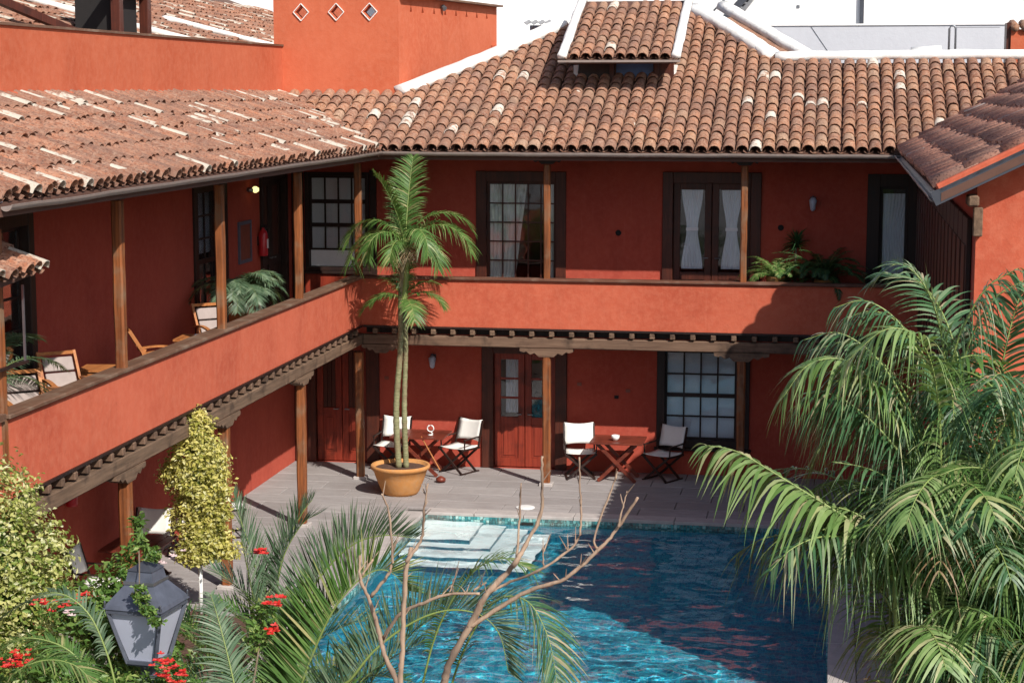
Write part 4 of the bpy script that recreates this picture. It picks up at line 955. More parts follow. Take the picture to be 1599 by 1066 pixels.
def side_table(label, loc, rz, w_=.55, top_item=True):
    t_ = thing('side_table', label, 'side table', loc, rz, 'low teak tables on the left gallery')
    for k in range(5): y = -w_ / 2 + k * w_ / 5; MB().box((-w_ / 2, y + .004, .50), (w_ / 2, y + w_ / 5 - .004, .53)).build('slat', M['teak'], t_)
    for sx in (-1, 1):
        for sy in (-1, 1): MB().box((sx * w_ * .42 - .025, sy * w_ * .42 - .025, 0), (sx * w_ * .42 + .025, sy * w_ * .42 + .025, .50)).build('leg', M['teak'], t_)
    for s in (-1, 1): MB().box((-w_ * .42, s * w_ * .42 - .012, .43), (w_ * .42, s * w_ * .42 + .012, .499)).build('apron', M['teak'], t_)
FZ = 2.95
armchair('teak armchair with taupe back at the left edge of the gallery, nearest the end post', (-9.0, 19.6, FZ), R(40))
armchair('teak armchair with taupe back behind the nearest low table', (-9.2, 21.15, FZ), R(42))
armchair('teak armchair turned sideways just past the second gallery post', (-9.05, 23.95, FZ), R(118))
armchair('teak armchair facing out beside the third gallery post', (-9.1, 26.5, FZ), R(42))
side_table('low teak table between the two nearest gallery armchairs', (-8.9, 20.4, FZ), R(10))
side_table('low teak table just left of the second gallery post', (-9.2, 22.2, FZ), R(8), .5)
side_table('low sunlit teak table between the sideways and outward facing armchairs', (-8.95, 25.2, FZ), R(5), .6)
for (x, y), lab in (((-8.9, 20.4), 'small white ashtray on the nearest low teak table'), ((-8.95, 25.2), 'small white ashtray on the low sunlit teak table')):
    o = MB(); o.lathe([(0, 0), (.06, 0), (.075, .035), (.06, .035), (.05, .01), (0, .01)], (0, 0, 0), 14); ob = o.build('ashtray', M['ceramic'], smooth=True); ob.location = (x, y, FZ + .531); tag(ob, lab, 'ashtray')

# ---------------------------------------------------------------- plants
ZU = Vector((0, 0, 1))
def leaflet(mb, p, d, L, w_, droop, n, nrm, curl=0.0, cz=0.0):
    s = d.cross(nrm)
    if s.length < 1e-3: s = d.cross(Vector((1, 0, 0)))
    s.normalize(); i0 = len(mb.v); prof = (.45, .95, 1.0, .8, .5, .3)
    for k in range(n):
        t = k / n; c = p + d * (L * t) - ZU * (droop * L * t * t) + s * (curl * L * t * t); ww = w_ * .5 * prof[min(5, int(t * 6))]
        mb.v.append(tuple(c - s * ww)); mb.v.append(tuple(c + s * ww))
    c = p + d * L - ZU * (droop * L) + s * (curl * L); mb.v.append(tuple(c))
    for k in range(n - 1): a = i0 + 2 * k; mb.f.append((a, a + 1, a + 3, a + 2))
    a = i0 + 2 * (n - 1); mb.f.append((a, a + 1, i0 + 2 * n))
def smooth_path(pts, per=10):
    P = [Vector(p) for p in pts]; P = [P[0] * 2 - P[1]] + P + [P[-1] * 2 - P[-2]]; out = []
    for i in range(1, len(P) - 2):
        for k in range(per):
            t = k / per; a, b_, c, d = P[i - 1:i + 3]
            out.append(.5 * ((2 * b_) + (c - a) * t + (2 * a - 5 * b_ + 4 * c - d) * t * t + (-a + 3 * b_ - 3 * c + d) * t ** 3))
    out.append(P[-2]); return out
def frond(parent, pts, L=.4, w_=.022, gap=.03, rise=.25, fwd=.5, droop=.3, mat='palm', seed=0, bare=.12, r=.011, n=4, sides=(-1, 1), up=None, name='frond', sidew=1.0, jit=.12, tipcurl=.0, dead=0.0):
    rr = random.Random(seed); path = smooth_path(pts, 8); acc = [0]
    for a, b_ in zip(path, path[1:]): acc.append(acc[-1] + (b_ - a).length)
    tot = acc[-1]; mb = MB(); s = tot * bare; k = 0
    while s < tot:
        while acc[k + 1] < s: k += 1
        f = (s - acc[k]) / max(1e-6, acc[k + 1] - acc[k]); p = path[k].lerp(path[k + 1], f); T = (path[k + 1] - path[k]).normalized(); t = (s / tot - bare) / (1 - bare)
        U = Vector(up) if up else ZU; S = T.cross(U)
        if S.length < .05: S = T.cross(Vector((0, 1, 0)))
        S.normalize(); Nn = S.cross(T)
        prof = max(.18, (.45 + .55 * math.sin(math.pi * min(1, .15 + t * .75)))) * (1 if t < .8 else 1 - (t - .8) * 2.6)
        for sd in sides:
            if rr.random() < dead: continue
            j = lambda q: rr.uniform(-q, q)
            d = (T * (fwd + .5 * t * t + j(jit)) + S * sd * (sidew + j(jit)) + Nn * (rise + j(jit))).normalized()
            leaflet(mb, p, d, L * prof * rr.uniform(.82, 1.1), w_ * rr.uniform(.8, 1.15), droop * rr.uniform(.6, 1.4), n, (Nn + S * sd * -.3 + Vector((j(.3), j(.3), j(.3)))).normalized(), j(.05 + tipcurl))
        s += gap * rr.uniform(.8, 1.2)
    o = mb.build(name, M[mat], parent, fix=False)
    q = MB(); m_ = len(path); q.tube(path, [r * (1 - .82 * i / (m_ - 1)) for i in range(m_)], 5); q.build('stalk', M['rachis'], o, smooth=True)
    return o
def arch(base, az, el, length, bend, n=6):
    p = Vector(base); out = [p.copy()]; e = el
    for k in range(n):
        e = el - bend * ((k + .5) / n) ** 1.25
        p = p + Vector((math.cos(e) * math.cos(az), math.cos(e) * math.sin(az), math.sin(e))) * (length / n); out.append(p.copy())
    return out

# potted palm by the pool
pt = thing('potted_palm', 'slender double stemmed palm in big terracotta pot at the pool corner', 'potted palm', (-7.36, 30.95, 0), world=True)
PX_, PY_ = -7.36, 30.95
v_ = MB(); v_.lathe([(.29, 0), (.33, .05), (.43, .30), (.475, .44), (.515, .455), (.525, .50), (.505, .525), (.465, .515), (.45, .46), (.0, .45)], (PX_, PY_, 0), 40); pot = v_.build('pot', M['terracotta'], pt, smooth=True)
v_ = MB(); v_.lathe([(0, .455), (.25, .475), (.455, .462), (.455, .44), (0, .44)], (PX_, PY_, 0), 30); v_.build('soil', M['soil'], pot)
def stem(pts, r0, r1, name='trunk', mat='stem'):
    path = smooth_path(pts, 14); m_ = len(path); mb = MB(); mb.tube(path, [(r0 + (r1 - r0) * i / (m_ - 1)) * (1.0 + (.10 if i % 2 else -.04)) for i in range(m_)], 9); return mb.build(name, M[mat], pt, smooth=True)
stem([(PX_ - .03, PY_, .45), (PX_ - .07, PY_ + .02, 1.5), (PX_ + .02, PY_, 2.6), (PX_ + .04, PY_ - .02, 3.5), (PX_ + .10, PY_, 4.3)], .055, .045)
stem([(PX_ + .10, PY_ + .02, .45), (PX_ + .07, PY_ + .04, 1.5), (PX_ + .11, PY_ + .02, 2.6), (PX_ + .10, PY_ + .04, 3.45)], .05, .035)
stem([(PX_ + .07, PY_, 3.3), (PX_ + .12, PY_, 3.7), (PX_ + .16, PY_, 4.15)], .07, .04, 'crownshaft', 'rachis')
cr = Vector((PX_ + .12, PY_, 4.30))
FR = [(80, 84, 1.60, .3, .60, .3), (110, 80, 1.3, .5, .5, .3), (210, 80, 1.45, .5, .50, .35), (8, 76, 1.6, 2.5, .48, .5), (-12, 58, 1.6, 2.4, .44, .7), (172, 70, 1.5, 2.7, .46, .7), (192, 50, 1.35, 2.7, .44, .8), (230, 62, 1.2, 2.9, .40, .8), (310, 68, 1.25, 2.9, .40, .8), (35, 64, 1.35, 2.2, .42, .5), (150, 52, 1.2, 2.2, .42, .5), (-35, 40, 1.15, 2.4, .38, .7), (260, 45, .9, 2.4, .34, .8)]
for k, (az, el, ln, bd, lf, dp) in enumerate(FR): frond(pt, arch(cr, R(az), R(el), ln, bd), lf * .92, .024, .022, .38, .62, dp, 'palm', 40 + k, bare=.16, r=.014)
for k in range(11): frond(pt, arch(cr + Vector((0, 0, 0)), R(rnd.uniform(90, 300)), R(rnd.uniform(-20, 40)), rnd.uniform(.35, .65), 2.2), .22, .014, .035, .1, .5, .7, 'dry', 60 + k, bare=.2, r=.008, tipcurl=.25)
c2 = Vector((PX_ + .10, PY_ - .04, 3.42))
for k, (az, el, ln, bd, lf) in enumerate([(100, 86, 1.05, .3, .34), (185, 20, .85, 1.5, .34), (-5, 38, .85, 1.9, .34), (20, 62, .75, 1.6, .28), (215, 35, .7, 1.6, .3), (-60, 10, .75, 1.5, .32), (170, 70, .6, 1.2, .26)]):
    frond(pt, arch(c2, R(az), R(el), ln, bd), lf, .028, .021, .30, .6, .4, 'palm', 80 + k, bare=.16, r=.010)

# shrubs made of leaf clusters
def leaf_cloud(parent, lobes, n, size, mat, seed, name='foliage', shell=.55, up=.5, aspect=.55, kind='stuff'):
    rr = random.Random(seed); mb = MB(); vols = [a[3] * a[4] * a[5] for a in lobes]; tot = sum(v ** .67 for v in vols)
    for (cx, cy, cz, rx, ry, rz), vv in zip(lobes, vols):
        m_ = int(n * vv ** .67 / tot); cl = []
        for q in range(max(8, m_ // 22)):
            z = rr.uniform(-1, 1); a = rr.uniform(0, 6.283); r_ = math.sqrt(1 - z * z); cl.append(Vector((r_ * math.cos(a), r_ * math.sin(a), z)) * (1 - shell * rr.random() ** 2.2) * rr.uniform(.92, 1.08))
        for q in range(m_):
            c = cl[rr.randrange(len(cl))]; o_ = c + Vector((rr.gauss(0, 1), rr.gauss(0, 1), rr.gauss(0, 1))) * .085 / max(.3, (rx * ry * rz) ** (1 / 3) ) * .6
            p = Vector((cx + o_.x * rx, cy + o_.y * ry, cz + o_.z * rz)); nr = (o_.normalized() * .7 + Vector((rr.uniform(-.7, .7), rr.uniform(-.7, .7), rr.uniform(-.2, 1.1)))).normalized()
            d = Vector((rr.uniform(-1, 1), rr.uniform(-1, 1), rr.uniform(-.6, .9))); d = (d - nr * d.dot(nr) * .8).normalized(); s = d.cross(nr)
            if s.length < .1: continue
            s.normalize(); L = size * rr.uniform(.6, 1.3); wd = L * aspect; b_ = s.cross(d) * L * .12; i0 = len(mb.v)
            mb.v += [tuple(p), tuple(p + d * L * .5 - s * wd * .5 + b_), tuple(p + d * L), tuple(p + d * L * .5 + s * wd * .5 + b_)]
            mb.f += [(i0, i0 + 1, i0 + 2), (i0, i0 + 2, i0 + 3)]
    return mb.build(name, M[mat], parent, kind=kind, fix=False)
def branches(parent, base, tips, r0, mat='trunk', seed=0, name='branch', wob=.05, tr=.3):
    rr = random.Random(seed)
    for tp in tips:
        a = Vector(base); b_ = Vector(tp); mid = [a.lerp(b_, k / 3) + Vector((rr.uniform(-wob, wob), rr.uniform(-wob, wob), 0)) for k in (1, 2)]
        q = MB(); P = smooth_path([a] + mid + [b_], 5); q.tube(P, [r0 * (1 - (1 - tr) * i / (len(P) - 1)) for i in range(len(P))], 6); q.build(name, M[mat], parent, smooth=True)
tp = thing('topiary_shrub', 'tall yellow variegated shrub clipped into a column on a white painted stem', 'shrub', (-8.1, 23.09, 0), world=True)
tx, ty = -8.24, 23.09
q = MB(); q.tube([(tx - .02, ty, 0), (tx - .01, ty, .35), (tx - .015, ty, .72)], [.032, .028, .03], 8); q.build('stem', M['white_paint'], tp, smooth=True)
q = MB(); q.tube([(tx, ty, .7), (tx + .03, ty, 1.6), (tx, ty, 2.6)], [.03, .025, .012], 6); q.build('inner_stem', M['trunk'], tp)
leaf_cloud(tp, [(tx - .02, ty, 2.52, .21, .2, .28), (tx - .02, ty, 2.2, .36, .33, .30), (tx + .05, ty, 1.85, .37, .35, .32), (tx - .10, ty, 1.9, .36, .3, .24), (tx + .10, ty, 1.5, .29, .3, .34), (tx - .08, ty, 1.40, .29, .28, .24), (tx + .02, ty, 1.08, .34, .3, .27), (tx + .14, ty, .92, .36, .3, .14), (tx - .05, ty, .86, .26, .3, .12)], 15000, .066, 'varie', 5, shell=.35)
leaf_cloud(tp, [(tx, ty, 2.1, .2, .2, .5), (tx, ty, 1.3, .2, .2, .5)], 1500, .06, 'shrub', 6, name='inner_foliage', shell=.9)
q = MB(); q.lathe([(0, 0), (.17, .02), (.2, .0), (.2, -.03), (0, -.03)], (tx, ty, .03), 12); q.build('soil_ring', M['soil'], tp)
vs_ = thing('variegated_shrub', 'large rounded cream and green variegated shrub at the left edge', 'shrub', (-7.9, 15.9, 0), world=True)
leaf_cloud(vs_, [(-8.13, 15.9, 3.0, .85, .7, .70), (-7.72, 15.8, 2.62, .72, .6, .60), (-7.48, 15.7, 2.25, .66, .6, .5), (-8.3, 15.6, 2.2, .8, .7, .7), (-7.65, 15.6, 1.9, .60, .6, .45)], 26000, .062, 'varie2', 8, shell=.3)
leaf_cloud(vs_, [(-8.0, 15.8, 2.6, .6, .5, .65), (-7.6, 15.8, 2.1, .4, .4, .4)], 4000, .08, 'shrub', 9, name='inner_foliage', shell=.8)
branches(vs_, (-7.8, 15.8, 0), [(-8.1, 15.8, 2.6), (-7.5, 15.8, 2.3), (-7.9, 15.5, 2.5)], .05, seed=3)

# gallery plants
def pot_at(parent, x, y, z, r=.16, h=.26, mat='terracotta'):
    v_ = MB(); v_.lathe([(r * .65, 0), (r * .9, h * .85), (r, h * .86), (r, h), (r * .88, h), (r * .85, h * .88), (0, h * .86)], (x, y, z), 18); return v_.build('pot', M[mat], parent, smooth=True)
def fern(label, x, y, z, n, ln, mat, seed, h=.3, kind='potted fern', leaf=.13, cat='potted plant', el=(30, 80), bend=2.0, w_=.02, group=None):
    t_ = thing(kind.replace(' ', '_'), label, cat, (x, y, z), world=True, group=group); pot_at(t_, x, y, z, .17, h); rr = random.Random(seed)
    for k in range(n): frond(t_, arch((x, y, z + h * .9), rr.uniform(0, 6.283), R(rr.uniform(*el)), ln * rr.uniform(.75, 1.15), bend * rr.uniform(.8, 1.2)), leaf, w_, .022, .2, .45, .35, mat, seed + k, bare=.1, r=.006, n=3)
    return t_
fern('arching green potted palm behind the rail between third and fourth gallery posts', -9.25, 27.9, FZ, 44, .92, 'bluepalm', 200, .84, leaf=.24, el=(50, 88), bend=2.4, w_=.02, kind='potted palm')
fern('blue green potted palm at the left edge of the gallery beside the first armchair', -9.5, 19.3, FZ, 18, 1.35, 'bluepalm', 260, .6, leaf=.32, el=(45, 85), bend=2.0, w_=.022, kind='potted palm')
fern('bright green potted fern on the gallery right of the curtained door', -.98, 32.75, FZ, 40, .72, 'palm', 300, .80, leaf=.12, bend=1.8)
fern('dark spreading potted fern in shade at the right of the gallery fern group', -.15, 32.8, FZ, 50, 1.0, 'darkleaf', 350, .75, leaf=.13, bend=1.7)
dr = thing('potted_dracaena', 'small dark spiky potted tree standing against the gallery wall', 'potted plant', (-.65, 33.1, FZ), world=True)
pot_at(dr, -.65, 33.1, FZ, .16, .3); q = MB(); q.tube([(-.65, 33.1, FZ + .25), (-.66, 33.08, FZ + .9), (-.64, 33.1, FZ + 1.38)], [.03, .022, .018], 6); q.build('trunk', M['trunk'], dr)
mb = MB(); rr = random.Random(5)
for k in range(170):
    a = rr.uniform(0, 6.283); e = R(rr.uniform(-20, 85)); d = Vector((math.cos(e) * math.cos(a), math.cos(e) * math.sin(a), math.sin(e))); leaflet(mb, Vector((-.64, 33.1, FZ + 1.38 + rr.uniform(-.12, .05))), d, rr.uniform(.2, .36), .024, .25, 4, Vector((rr.random(), rr.random(), 1)).normalized())
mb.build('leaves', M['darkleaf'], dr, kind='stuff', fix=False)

# areca palm clump at right
ar = thing('areca_palm', 'huge feathery areca palm clump filling the right side beyond the pool edge', 'palm', (1.0, 14.4, 0), world=True)
B0 = Vector((1.12, 14.5, 0)); rr = random.Random(77)
canes = []
for k in range(9):
    a = k * .7 + .3; r_ = .1 + .32 * (k % 3) / 2; b_ = B0 + Vector((math.cos(a) * r_, math.sin(a) * r_, 0)); top = b_ + Vector((math.cos(a) * .35, math.sin(a) * .3, rr.uniform(2.6, 4.3)))
    q = MB(); P = smooth_path([b_, b_.lerp(top, .5) + Vector((0, 0, .0)), top], 8); q.tube(P, [.035 * (1.0 + (.08 if i % 2 else -.05)) * (1 - .3 * i / len(P)) for i in range(len(P))], 7); q.build('cane', M['rachis'], ar, smooth=True); canes.append((b_, top, a))
def afrond(pts, L, seed, droop=.75, rise=.12, gap=.034, w_=.030, mat='areca', n=6, dead=.05, fwd=.45, r=.014): return frond(ar, pts, L, w_, gap, rise, fwd, droop, mat, seed, bare=.12, r=r, n=n, dead=dead, tipcurl=.06, jit=.2)
MAN = [
 [(0.95, 14.3, 3.0), (0.55, 14.1, 3.50), (0.24, 14.0, 3.72), (-0.06, 14.0, 3.90), (-0.40, 14.0, 4.10), (-0.69, 14.0, 4.26), (-0.92, 14.0, 4.30)],
 [(0.94, 14.2, 2.4), (0.89, 14.1, 3.1), (0.85, 14.0, 3.9), (0.80, 14.0, 4.7), (0.66, 13.9, 5.15), (0.40, 13.8, 5.25), (.1, 13.7, 5.0)],
 [(1.0, 14.6, 3.4), (0.95, 14.7, 4.3), (0.85, 14.7, 5.1), (0.70, 14.7, 5.50), (0.50, 14.7, 5.65), (0.3, 14.7, 5.5)],
 [(1.1, 14.6, 3.2), (1.25, 14.7, 4.2), (1.35, 14.8, 5.0), (1.5, 14.9, 5.5), (1.75, 14.9, 5.7)],
 [(1.0, 14.4, 3.0), (.75, 14.3, 3.9), (.45, 14.2, 4.6), (.15, 14.1, 4.95), (-.15, 14.0, 4.95), (-.35, 13.9, 4.7)],
 [(1.2, 14.3, 2.6), (1.25, 14.1, 3.4), (1.2, 13.8, 3.9), (1.1, 13.4, 4.1), (1.0, 13.1, 3.95)],
 [(1.2, 14.6, 3.0), (1.15, 14.8, 4.0), (1.0, 15.1, 4.9), (.75, 15.4, 5.4), (.4, 15.6, 5.5)]]
for k, P in enumerate(MAN): afrond(P, (.70, .62, .55, .55, .6, .55, .55)[k], 500 + k, droop=(1.0, .8, .35, .3, .9, .6, .4)[k], gap=.034 if k == 0 else .028, w_=.040 if k == 0 else .028, mat='areca_light' if k in (0, 1, 4) else 'areca')
for k in range(105):
    b_, top, a = canes[rr.randrange(9)]; base = b_.lerp(top, rr.uniform(.5, 1.0)); az = rr.uniform(0, 6.283)
    if math.cos(az) < -.2 and base.z < 2.9: az = math.pi - az + rr.uniform(-.4, .4)
    afrond(arch(base, az, R(rr.uniform(48, 86)), rr.uniform(1.3, 1.95), rr.uniform(1.2, 2.3)), rr.uniform(.46, .62), 520 + k, droop=rr.uniform(.6, 1.3), dead=rr.choice((.05, .15, .4)), mat=('areca', 'areca', 'areca_light', 'palm')[k % 4], gap=.032, w_=rr.choice((.020, .026)))
for k in range(16):
    b_, top, a = canes[rr.randrange(9)]; base = b_.lerp(top, rr.uniform(.5, 1.0)); afrond(arch(base, rr.uniform(2.2, 5.4), R(rr.uniform(10, 60)), rr.uniform(.9, 1.4), rr.uniform(1.6, 2.6)), .32, 640 + k, droop=1.0, mat='dry', gap=.07, w_=.014, dead=.35, r=.009)

MORE = [('R1', [(0.86, 14.3, 3.98), (0.6, 14.3, 4.57), (0.35, 14.3, 4.96), (0.06, 14.3, 5.15), (-0.21, 14.3, 5.09)]),
 ('R2', [(0.86, 14.1, 3.82), (0.51, 14.1, 4.3), (0.22, 14.1, 4.59), (-0.07, 14.1, 4.73), (-0.29, 14.1, 4.58)]), ('R3', [(0.9, 14.4, 4.56), (0.69, 14.4, 4.95), (0.49, 14.4, 5.25), (0.25, 14.4, 5.39), (0.01, 14.4, 5.33)]),
 ('R4', [(0.98, 13.8, 3.89), (1.23, 13.8, 4.48), (1.4, 13.8, 4.87), (1.62, 13.8, 5.06)]), ('R5', [(1.0, 14.0, 3.55), (0.78, 14.0, 3.74), (0.6, 14.0, 3.68), (0.45, 14.0, 3.42)]),
 ('R6', [(0.9, 14.5, 4.74), (0.98, 14.5, 5.14), (1.16, 14.5, 5.49), (1.39, 14.5, 5.65)]),
 ('R8', [(0.76, 14.2, 4.19), (0.5, 14.2, 4.68), (0.26, 14.2, 4.82), (0.02, 14.2, 4.77), (-0.16, 14.2, 4.46)])]
for k, (_, P) in enumerate(MORE):
    for q in (0, 1): afrond([(x + q * .09, y + q * .35, z - q * .12) for x, y, z in P], .50, 900 + 2 * k + q, droop=.95, gap=.028, w_=.020, dead=.12)
for k in range(44):
    b_, top, a = canes[rr.randrange(9)]; afrond(arch(top + Vector((0, 0, rr.uniform(-.3, .4))), rr.uniform(1.2, 5.6), R(rr.uniform(35, 75)), rr.uniform(.9, 1.35), rr.uniform(1.3, 2.2)), rr.uniform(.42, .55), 930 + k, droop=rr.uniform(.5, 1.2), gap=.03, w_=.022, dead=.15, mat=('areca', 'areca_light')[k % 2])

for k in range(34):
    x0 = rr.uniform(.75, 1.75); afrond(arch((x0, 14.2 + rr.uniform(-.5, .8), rr.uniform(2.6, 4.6)), rr.uniform(0, 6.283), R(rr.uniform(40, 85)), rr.uniform(.8, 1.25), rr.uniform(.8, 2.4)), rr.uniform(.36, .52), 980 + k, droop=rr.uniform(.4, 1.3), gap=.032, w_=rr.choice((.014, .02, .026)), dead=.25, mat=('areca', 'areca_light', 'areca', 'palm')[k % 4])

# clump of palms in the front bed
fp = thing('palm_clump', 'arching green palm fronds rising in front of the near pool corner', 'palm', (-4.7, 15.6, 0), world=True)
F1 = [(-4.75, 15.5, .5), (-4.71, 15.5, 1.39), (-4.61, 15.5, 1.72), (-4.5, 15.5, 2.01), (-4.32, 15.5, 2.39), (-4.12, 15.5, 2.65), (-3.92, 15.5, 2.79), (-3.76, 15.5, 2.77), (-3.62, 15.5, 2.62)]
F2 = [(-4.5, 15.0, .6), (-4.12, 14.6, 1.83), (-3.88, 14.5, 2.13), (-3.7, 14.5, 2.36), (-3.47, 14.5, 2.56), (-3.23, 14.5, 2.7), (-3.0, 14.5, 2.76), (-2.77, 14.5, 2.72), (-2.62, 14.5, 2.56), (-2.55, 14.5, 2.25)]
frond(fp, F1, .62, .024, .017, .95, .55, .05, 'palm', 701, bare=.22, r=.016, sidew=.28, n=4, sides=(-1, 1))
frond(fp, F2, .52, .018, .019, .95, .5, .10, 'bluepalm', 702, bare=.30, r=.016, sidew=.30, n=4)
VF = [[(-5.02, 16.2, 1.39), (-5.1, 16.2, 1.88), (-5.34, 16.2, 2.3), (-5.68, 16.2, 2.56)], [(-4.92, 16.0, 1.46), (-5.01, 16.0, 1.88), (-5.31, 16.0, 2.17), (-5.65, 16.0, 2.22)],
 [(-5.07, 16.4, 1.44), (-5.11, 16.4, 2.07), (-5.06, 16.4, 2.57), (-4.86, 16.4, 2.95), (-4.67, 16.4, 3.08)], [(-4.98, 15.9, 1.42), (-5.16, 15.9, 1.84), (-5.47, 15.9, 1.95), (-5.72, 15.9, 1.87)], [(-5.11, 16.3, 1.47), (-5.21, 16.3, 2.09), (-5.29, 16.3, 2.58), (-5.44, 16.3, 3.07), (-5.48, 16.3, 3.25)]]
for k, P in enumerate(VF): frond(fp, P, .42, .016, .020, .25, .75, .12, 'bluepalm', 770 + k, bare=.25, r=.011, sidew=.9)
frond(fp, [(-4.99, 15.9, 1.36), (-4.92, 15.9, 1.73), (-4.79, 15.9, 2.17), (-4.54, 15.9, 2.6), (-4.23, 15.9, 2.91), (-3.94, 15.9, 3.01), (-3.64, 15.9, 3.0)], .48, .022, .018, .95, .55, .05, 'bluepalm', 780, bare=.22, r=.015, sidew=.3)
frond(fp, [(-4.95, 15.6, 1.1), (-4.85, 15.6, 1.6), (-4.72, 15.6, 1.95), (-4.5, 15.6, 2.3), (-4.25, 15.6, 2.5)], .5, .022, .018, .95, .45, .05, 'palm', 781, bare=.2, r=.015, sidew=.3)
F3 = [(-5.2, 16.5, .6), (-5.19, 16.5, 1.78), (-5.16, 16.5, 2.18), (-5.1, 16.5, 2.57), (-4.99, 16.5, 2.84), (-4.86, 16.5, 3.07), (-4.78, 16.5, 3.17)]
frond(fp, F3, .50, .020, .024, .5, .9, .05, 'bluepalm', 703, bare=.45, r=.013, sidew=.6)
F6 = [(-5.0, 16.0, .6), (-5.07, 16.0, 1.88), (-5.21, 16.0, 2.36), (-5.27, 16.0, 2.66), (-5.32, 16.0, 2.90)]
frond(fp, F6, .55, .020, .028, .4, .8, .05, 'bluepalm', 704, bare=.4, r=.013, sidew=.8)
rr = random.Random(9)
for k in range(30):
    b_ = (-4.9 + rr.uniform(-.5, .5), 16.0 + rr.uniform(-.6, .5), .8); az = rr.uniform(0, 6.283)
    frond(fp, arch(b_, az, R(rr.uniform(60, 86)), rr.uniform(1.2, 1.95), rr.uniform(.6, 1.9)), rr.uniform(.4, .55), .022, .032, .45, .6, .15, ('palm', 'bluepalm', 'areca')[k % 3], 710 + k, bare=.25, r=.012)
for k, P in enumerate(([(-3.3, 15.2, 1.4), (-3.05, 15.0, 2.2), (-2.75, 14.9, 2.72), (-2.45, 14.8, 2.78), (-2.25, 14.7, 2.5), (-2.15, 14.6, 2.1)], [(-3.6, 15.6, 1.4), (-3.4, 15.6, 2.2), (-3.1, 15.5, 2.75), (-2.8, 15.5, 2.95), (-2.5, 15.5, 2.85)], [(-3.0, 14.6, 1.2), (-2.7, 14.4, 1.8), (-2.45, 14.3, 2.15), (-2.25, 14.2, 2.05)])):
    frond(fp, P, .46, .016, .022, .35, .55, .45, ('areca', 'palm', 'areca')[k], 760 + k, bare=.3, r=.012, n=5)

# undergrowth at lower left
def shrub(name, label, cat, lobes, n, size, mat, seed, base, aspect=.5, cores=True):
    t_ = thing(name, label, cat, base, world=True); leaf_cloud(t_, lobes, n, size, mat, seed, shell=.6, aspect=aspect)
    branches(t_, base, [(l[0], l[1], l[2]) for l in lobes], .025, seed=seed); return t_
s1 = shrub('flowering_shrub', 'bushy green shrub with scattered red flowers at the lower left corner', 'shrub', [(-6.6, 14.0, 1.9, .75, .5, .55), (-6.0, 13.9, 1.7, .6, .5, .5), (-6.9, 13.6, 1.6, .6, .5, .5), (-5.9, 13.7, 1.3, .45, .5, .45), (-6.35, 14.2, 2.15, .35, .35, .25), (-6.15, 13.15, 2.42, .3, .2, .22), (-5.75, 13.3, 2.3, .3, .25, .25)], 8200, .075, 'shrub', 21, (-6.4, 14.0, 0))
s2 = shrub('climbing_shrub', 'loose bright green shrub reaching up in front of the left wooden post', 'shrub', [(-6.05, 14.9, 2.75, .16, .16, .22), (-5.9, 14.95, 3.05, .09, .1, .22), (-6.35, 14.9, 2.45, .42, .35, .25), (-6.0, 14.8, 2.3, .4, .4, .35)], 4200, .07, 'shrub', 22, (-5.9, 14.9, 0))
s3 = shrub('flowering_shrub', 'light green shrub with red blossoms right of the lantern', 'shrub', [(-5.0, 13.4, 1.95, .45, .4, .4), (-4.7, 13.3, 1.6, .5, .4, .45), (-5.3, 13.2, 1.75, .4, .4, .4), (-4.68, 14.6, 2.5, .16, .2, .22), (-5.24, 13.2, 2.42, .2, .16, .17), (-4.95, 13.1, 2.42, .26, .2, .22), (-5.1, 13.1, 2.2, .35, .2, .25)], 6200, .065, 'shrub', 23, (-4.9, 13.4, 0))
s4 = shrub('ground_shrub', 'dense dark green shrubs under the palm fronds along the bottom edge', 'shrub', [(-4.1, 13.2, 1.25, .6, .5, .5), (-3.5, 13.0, 1.0, .6, .5, .45), (-5.6, 12.9, 1.35, .7, .5, .5), (-6.8, 12.9, 1.3, .8, .5, .5)], 6500, .08, 'shrub', 24, (-4.5, 13.1, 0))
def flowers(parent, spots, mat, seed, size=.05, per=16, spread=.06):
    rr = random.Random(seed)
    for (x, y, z) in spots:
        mb = MB()
        for k in range(per):
            c = Vector((x + rr.gauss(0, spread), y + rr.gauss(0, spread), z + rr.gauss(0, spread * .7)))
            for a in range(5):
                an = a * 1.257 + k; d = Vector((math.cos(an), math.sin(an) * .6 - .3, .5)).normalized(); leaflet(mb, c, d, size, size * .6, .3, 2, Vector((0, -.5, 1)))
        mb.build('blossom', M[mat], parent, fix=False)
flowers(s1, [(-6.18, 13.0, 2.66), (-6.14, 13.0, 2.60), (-6.22, 13.0, 2.58), (-6.1, 13.05, 2.63), (-6.05, 13.3, 2.52), (-5.95, 13.4, 2.95), (-6.12, 13.4, 2.98), (-5.8, 13.5, 3.0)], 'red_flower', 31, .036, 8, .035)
flowers(s1, [(-6.12, 13.9, 2.75), (-5.5, 14.7, 3.05), (-5.62, 14.65, 3.0)], 'pink_flower', 32, .035, 6, .04)
flowers(s3, [(-4.87, 12.95, 2.68), (-4.80, 12.95, 2.58), (-4.92, 12.95, 2.60), (-4.85, 12.95, 2.50), (-4.95, 12.93, 2.70)], 'red_flower', 33, .038, 9, .035)
flowers(s3, [(-4.78, 14.95, 3.05), (-4.62, 14.6, 2.72), (-4.5, 14.55, 2.76), (-4.55, 14.5, 2.5)], 'red_flower', 34, .045, 8, .03)
ff = thing('fern_palm', 'low green feather palm along the bottom left edge under the lantern', 'palm', (-6.2, 12.9, 0), world=True)
rr = random.Random(15)
